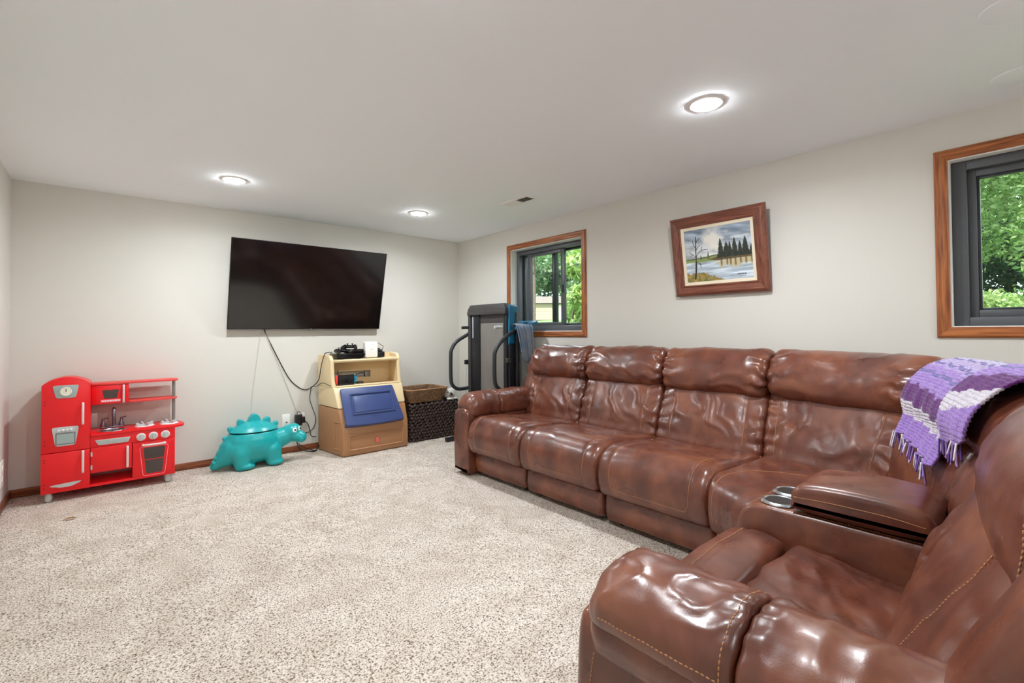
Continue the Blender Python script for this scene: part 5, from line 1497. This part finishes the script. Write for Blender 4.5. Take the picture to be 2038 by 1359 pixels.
# ------------------------------------------------------------------ garden outside the windows
GZ = .98
def grass_mat():
    return mat('lawn', rgb(66, 98, 48), .9, noise=(3, .5, rgb(92, 122, 66)), bump=(30, .8, .05))
X, Y = np.meshgrid(np.linspace(XW + TH + .02, 42, 40), np.linspace(-14, 34, 50))
Z = GZ + .06 * fbm(X * .5, Y * .5, 3) + .055 * np.maximum(X - 6, 0)
struct(mk('garden_ground', np.stack([X.ravel(), Y.ravel(), Z.ravel()], 1), grid_faces(40, 50), grass_mat(), smooth=True, loc=(4, 0, GZ), label='sunlit green lawn outside the windows'))

def leaf_mat(name, c1, c2):
    m = bpy.data.materials.new(name); m.use_nodes = True
    nt = m.node_tree; nt.nodes.clear()
    out = nt.nodes.new('ShaderNodeOutputMaterial'); mx = nt.nodes.new('ShaderNodeMixShader'); mx.inputs[0].default_value = .5
    d = nt.nodes.new('ShaderNodeBsdfPrincipled'); d.inputs['Roughness'].default_value = .4
    tr = nt.nodes.new('ShaderNodeBsdfTranslucent')
    at = nt.nodes.new('ShaderNodeAttribute'); at.attribute_name = 'Col'
    nt.links.new(at.outputs['Color'], d.inputs['Base Color']); nt.links.new(at.outputs['Color'], tr.inputs['Color'])
    nt.links.new(d.outputs[0], mx.inputs[1]); nt.links.new(tr.outputs[0], mx.inputs[2]); nt.links.new(mx.outputs[0], out.inputs[0])
    return m
M_LEAF = leaf_mat('leaf', 0, 0)
M_BARK = mat('bark', rgb(84, 70, 58), .9, bump=(20, .8, .03))
def gz(x): return GZ + .055 * max(x - 6, 0) - .03
def tree(name, base, h, blobs_, n, size, c_lo, c_hi, label, cat='tree', group='garden trees', seed=1, trunk=.10):
    rg = np.random.default_rng(seed)
    base = (base[0], base[1], gz(base[0]))
    t_ = thing(name, base, label, cat, group)
    b = np.array(base, float)
    g = G()
    g.add(*tube_vf(catmull([b - (0, 0, .2), b + (.05, .03, h * .35), b + (-.04, .06, h * .7), b + (0, 0, h * .95)], 5), np.linspace(trunk, trunk * .35, 16), 8))
    g.out('trunk', M_BARK, t_, smooth=True)
    br_ = 0
    for k in range(5):
        c, r = blobs_[k % len(blobs_)]
        s_ = b + np.array([0, 0, h * (.35 + .1 * k)])
        e = b + np.array(c) + rg.normal(size=3) * .2 * np.array(r)
        v_, f_ = tube_vf(catmull([s_, (s_ + e) / 2 + (0, 0, .1), e], 5), np.linspace(trunk * .4, .012, 11), 6)
        mk('branch', v_, f_, M_BARK, t_, smooth=True)
    V = []; F = []; Cc = []
    wts = np.array([r[0] * r[1] * r[2] for c, r in blobs_]); wts = wts / wts.sum()
    ids = rg.choice(len(blobs_), n, p=wts)
    P = np.empty((n, 3))
    for i in range(n):
        c, r = blobs_[ids[i]]
        d = rg.normal(size=3); d /= np.linalg.norm(d); q = rg.uniform(.35, 1) ** .6
        P[i] = b + np.array(c) + d * np.array(r) * q
    nrm = rg.normal(size=(n, 3)) + np.array([0, 0, .8]); nrm /= np.linalg.norm(nrm, axis=1)[:, None]
    ref = rg.normal(size=(n, 3)); a = np.cross(nrm, ref); a /= np.linalg.norm(a, axis=1)[:, None]; bb = np.cross(nrm, a)
    L = size * rg.uniform(.7, 1.3, n)[:, None]
    Wd = L * .55
    pts = np.stack([P - a * L * .5, P - a * L * .1 + bb * Wd * .5 + nrm * L * .06, P + a * L * .55 - nrm * L * .05, P - a * L * .1 - bb * Wd * .5 + nrm * L * .06], 1).reshape(-1, 3)
    idx = np.arange(n) * 4
    F = np.concatenate([np.stack([idx, idx + 1, idx + 2], 1), np.stack([idx, idx + 2, idx + 3], 1)])
    lo = np.array(s2l(np.array(c_lo) / 255.)); hi = np.array(s2l(np.array(c_hi) / 255.))
    kk = rg.uniform(0, 1, n)[:, None]
    cc = np.repeat((lo * (1 - kk) + hi * kk) * .55, 4, 0)
    o = mk('foliage', pts, F.tolist(), M_LEAF, t_, kind='stuff')
    set_cols(o, cc)
    return t_
def cluster(rg, c, spread, n, r):
    return [(np.array(c) + rg.normal(size=3) * np.array(spread), (r * rg.uniform(.7, 1.2), r * rg.uniform(.7, 1.2), r * rg.uniform(.5, .9))) for _ in range(n)]
rg = np.random.default_rng(4)
# seen through the far window
tree('maple_tree', (6.5, 5.25, GZ), 4.5, cluster(rg, (0, 0, 1.3), (.45, .30, .75), 18, .40), 6500, .15, (132, 176, 78), (206, 226, 140), 'bright yellow-green leafy tree close outside the far window', seed=2)
tree('leafy_tree', (11.0, 11.6, GZ), 6.0, cluster(rg, (0, 0, 3.0), (1.0, 1.0, .8), 12, .8), 3200, .17, (96, 146, 92), (160, 196, 132), 'mid green tree standing deeper in the garden beyond the far window', seed=3)
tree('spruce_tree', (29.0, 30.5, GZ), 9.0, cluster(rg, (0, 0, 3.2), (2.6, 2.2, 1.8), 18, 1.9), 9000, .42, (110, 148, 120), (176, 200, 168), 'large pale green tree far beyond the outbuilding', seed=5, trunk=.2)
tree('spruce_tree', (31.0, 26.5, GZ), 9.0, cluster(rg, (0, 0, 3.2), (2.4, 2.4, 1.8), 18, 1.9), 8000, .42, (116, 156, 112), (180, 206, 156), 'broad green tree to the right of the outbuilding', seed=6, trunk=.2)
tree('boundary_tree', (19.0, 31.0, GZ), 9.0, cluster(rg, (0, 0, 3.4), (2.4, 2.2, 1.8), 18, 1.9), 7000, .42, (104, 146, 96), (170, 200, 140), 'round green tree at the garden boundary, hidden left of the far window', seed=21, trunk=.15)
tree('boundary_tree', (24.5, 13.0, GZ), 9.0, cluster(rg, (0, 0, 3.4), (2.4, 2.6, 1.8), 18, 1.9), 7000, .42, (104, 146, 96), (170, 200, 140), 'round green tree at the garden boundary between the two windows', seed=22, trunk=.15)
# seen through the near window
tree('beech_tree', (7.3, .55, GZ), 4.6, cluster(rg, (0, 0, 1.7), (.7, .9, .75), 20, .62), 32000, .062, (126, 178, 92), (204, 232, 156), 'light green leafy tree outside the near window', seed=8, trunk=.022)
tree('dense_shrub', (8.6, .30, GZ), 2.4, cluster(rg, (0, 0, .75), (.6, 1.0, .35), 14, .6), 20000, .07, (58, 100, 80), (110, 150, 108), 'dense dark green shrub low outside the near window', 'shrub', 'garden shrubs', seed=9, trunk=.03)
tree('low_shrub', (6.0, .30, GZ), .6, cluster(rg, (0, 0, .28), (.35, .5, .12), 8, .26), 7000, .045, (120, 166, 80), (206, 224, 150), 'small yellow-green shrub just outside the near window', 'shrub', 'garden shrubs', seed=10, trunk=.008)
tree('tall_tree', (11.5, 1.2, GZ), 7.0, cluster(rg, (0, 0, 3.0), (1.3, 1.8, 1.2), 20, 1.2), 20000, .12, (118, 168, 100), (190, 220, 150), 'tall green tree at the back of the garden by the near window', seed=12, trunk=.03)
# outbuilding
M_SIDING = mat('pale_siding', rgb(150, 138, 112), .7)
M_ROOF = mat('grey_shingle', rgb(88, 82, 76), .85, bump=(8, .4, .05))
sh_ = thing('garden_shed', (23.5, 23.3, GZ + .9), 'pale low outbuilding on the lawn seen through the far window', 'shed')
c_, s_n = math.cos(.75), math.sin(.75)
def sh3(u, v, h): return (23.5 + u * c_ + v * s_n, 23.3 - u * s_n + v * c_, GZ + .95 + h * .95)
def shbox(name, u0, u1, v0, v1, h0, h1, m):
    v, f = box_vf(u0, u1, v0, v1, h0, h1)
    return mk(name, [sh3(*p) for p in v], f, m, sh_)
shbox('wall', -2.2, 2.2, 0, 2.5, 0, 1.25, M_SIDING)
for i in range(6): shbox('siding_board', -2.21, 2.21, -.03 - .004 * (i % 2), 0, .02 + i * .2, .205 + i * .2, M_SIDING)
shbox('door', .55, 1.35, -.06, -.03, .0, 1.1, mat('sage_door', rgb(176, 190, 150), .6))
vv = [sh3(-2.4, -.25, 1.25), sh3(2.4, -.25, 1.25), sh3(2.4, 2.75, 1.25), sh3(-2.4, 2.75, 1.25), sh3(-2.4, 1.25, 1.85), sh3(2.4, 1.25, 1.85)]
mk('roof', vv, [(0, 1, 5, 4), (2, 3, 4, 5), (0, 4, 3), (1, 2, 5), (0, 3, 2, 1)], M_ROOF, sh_)
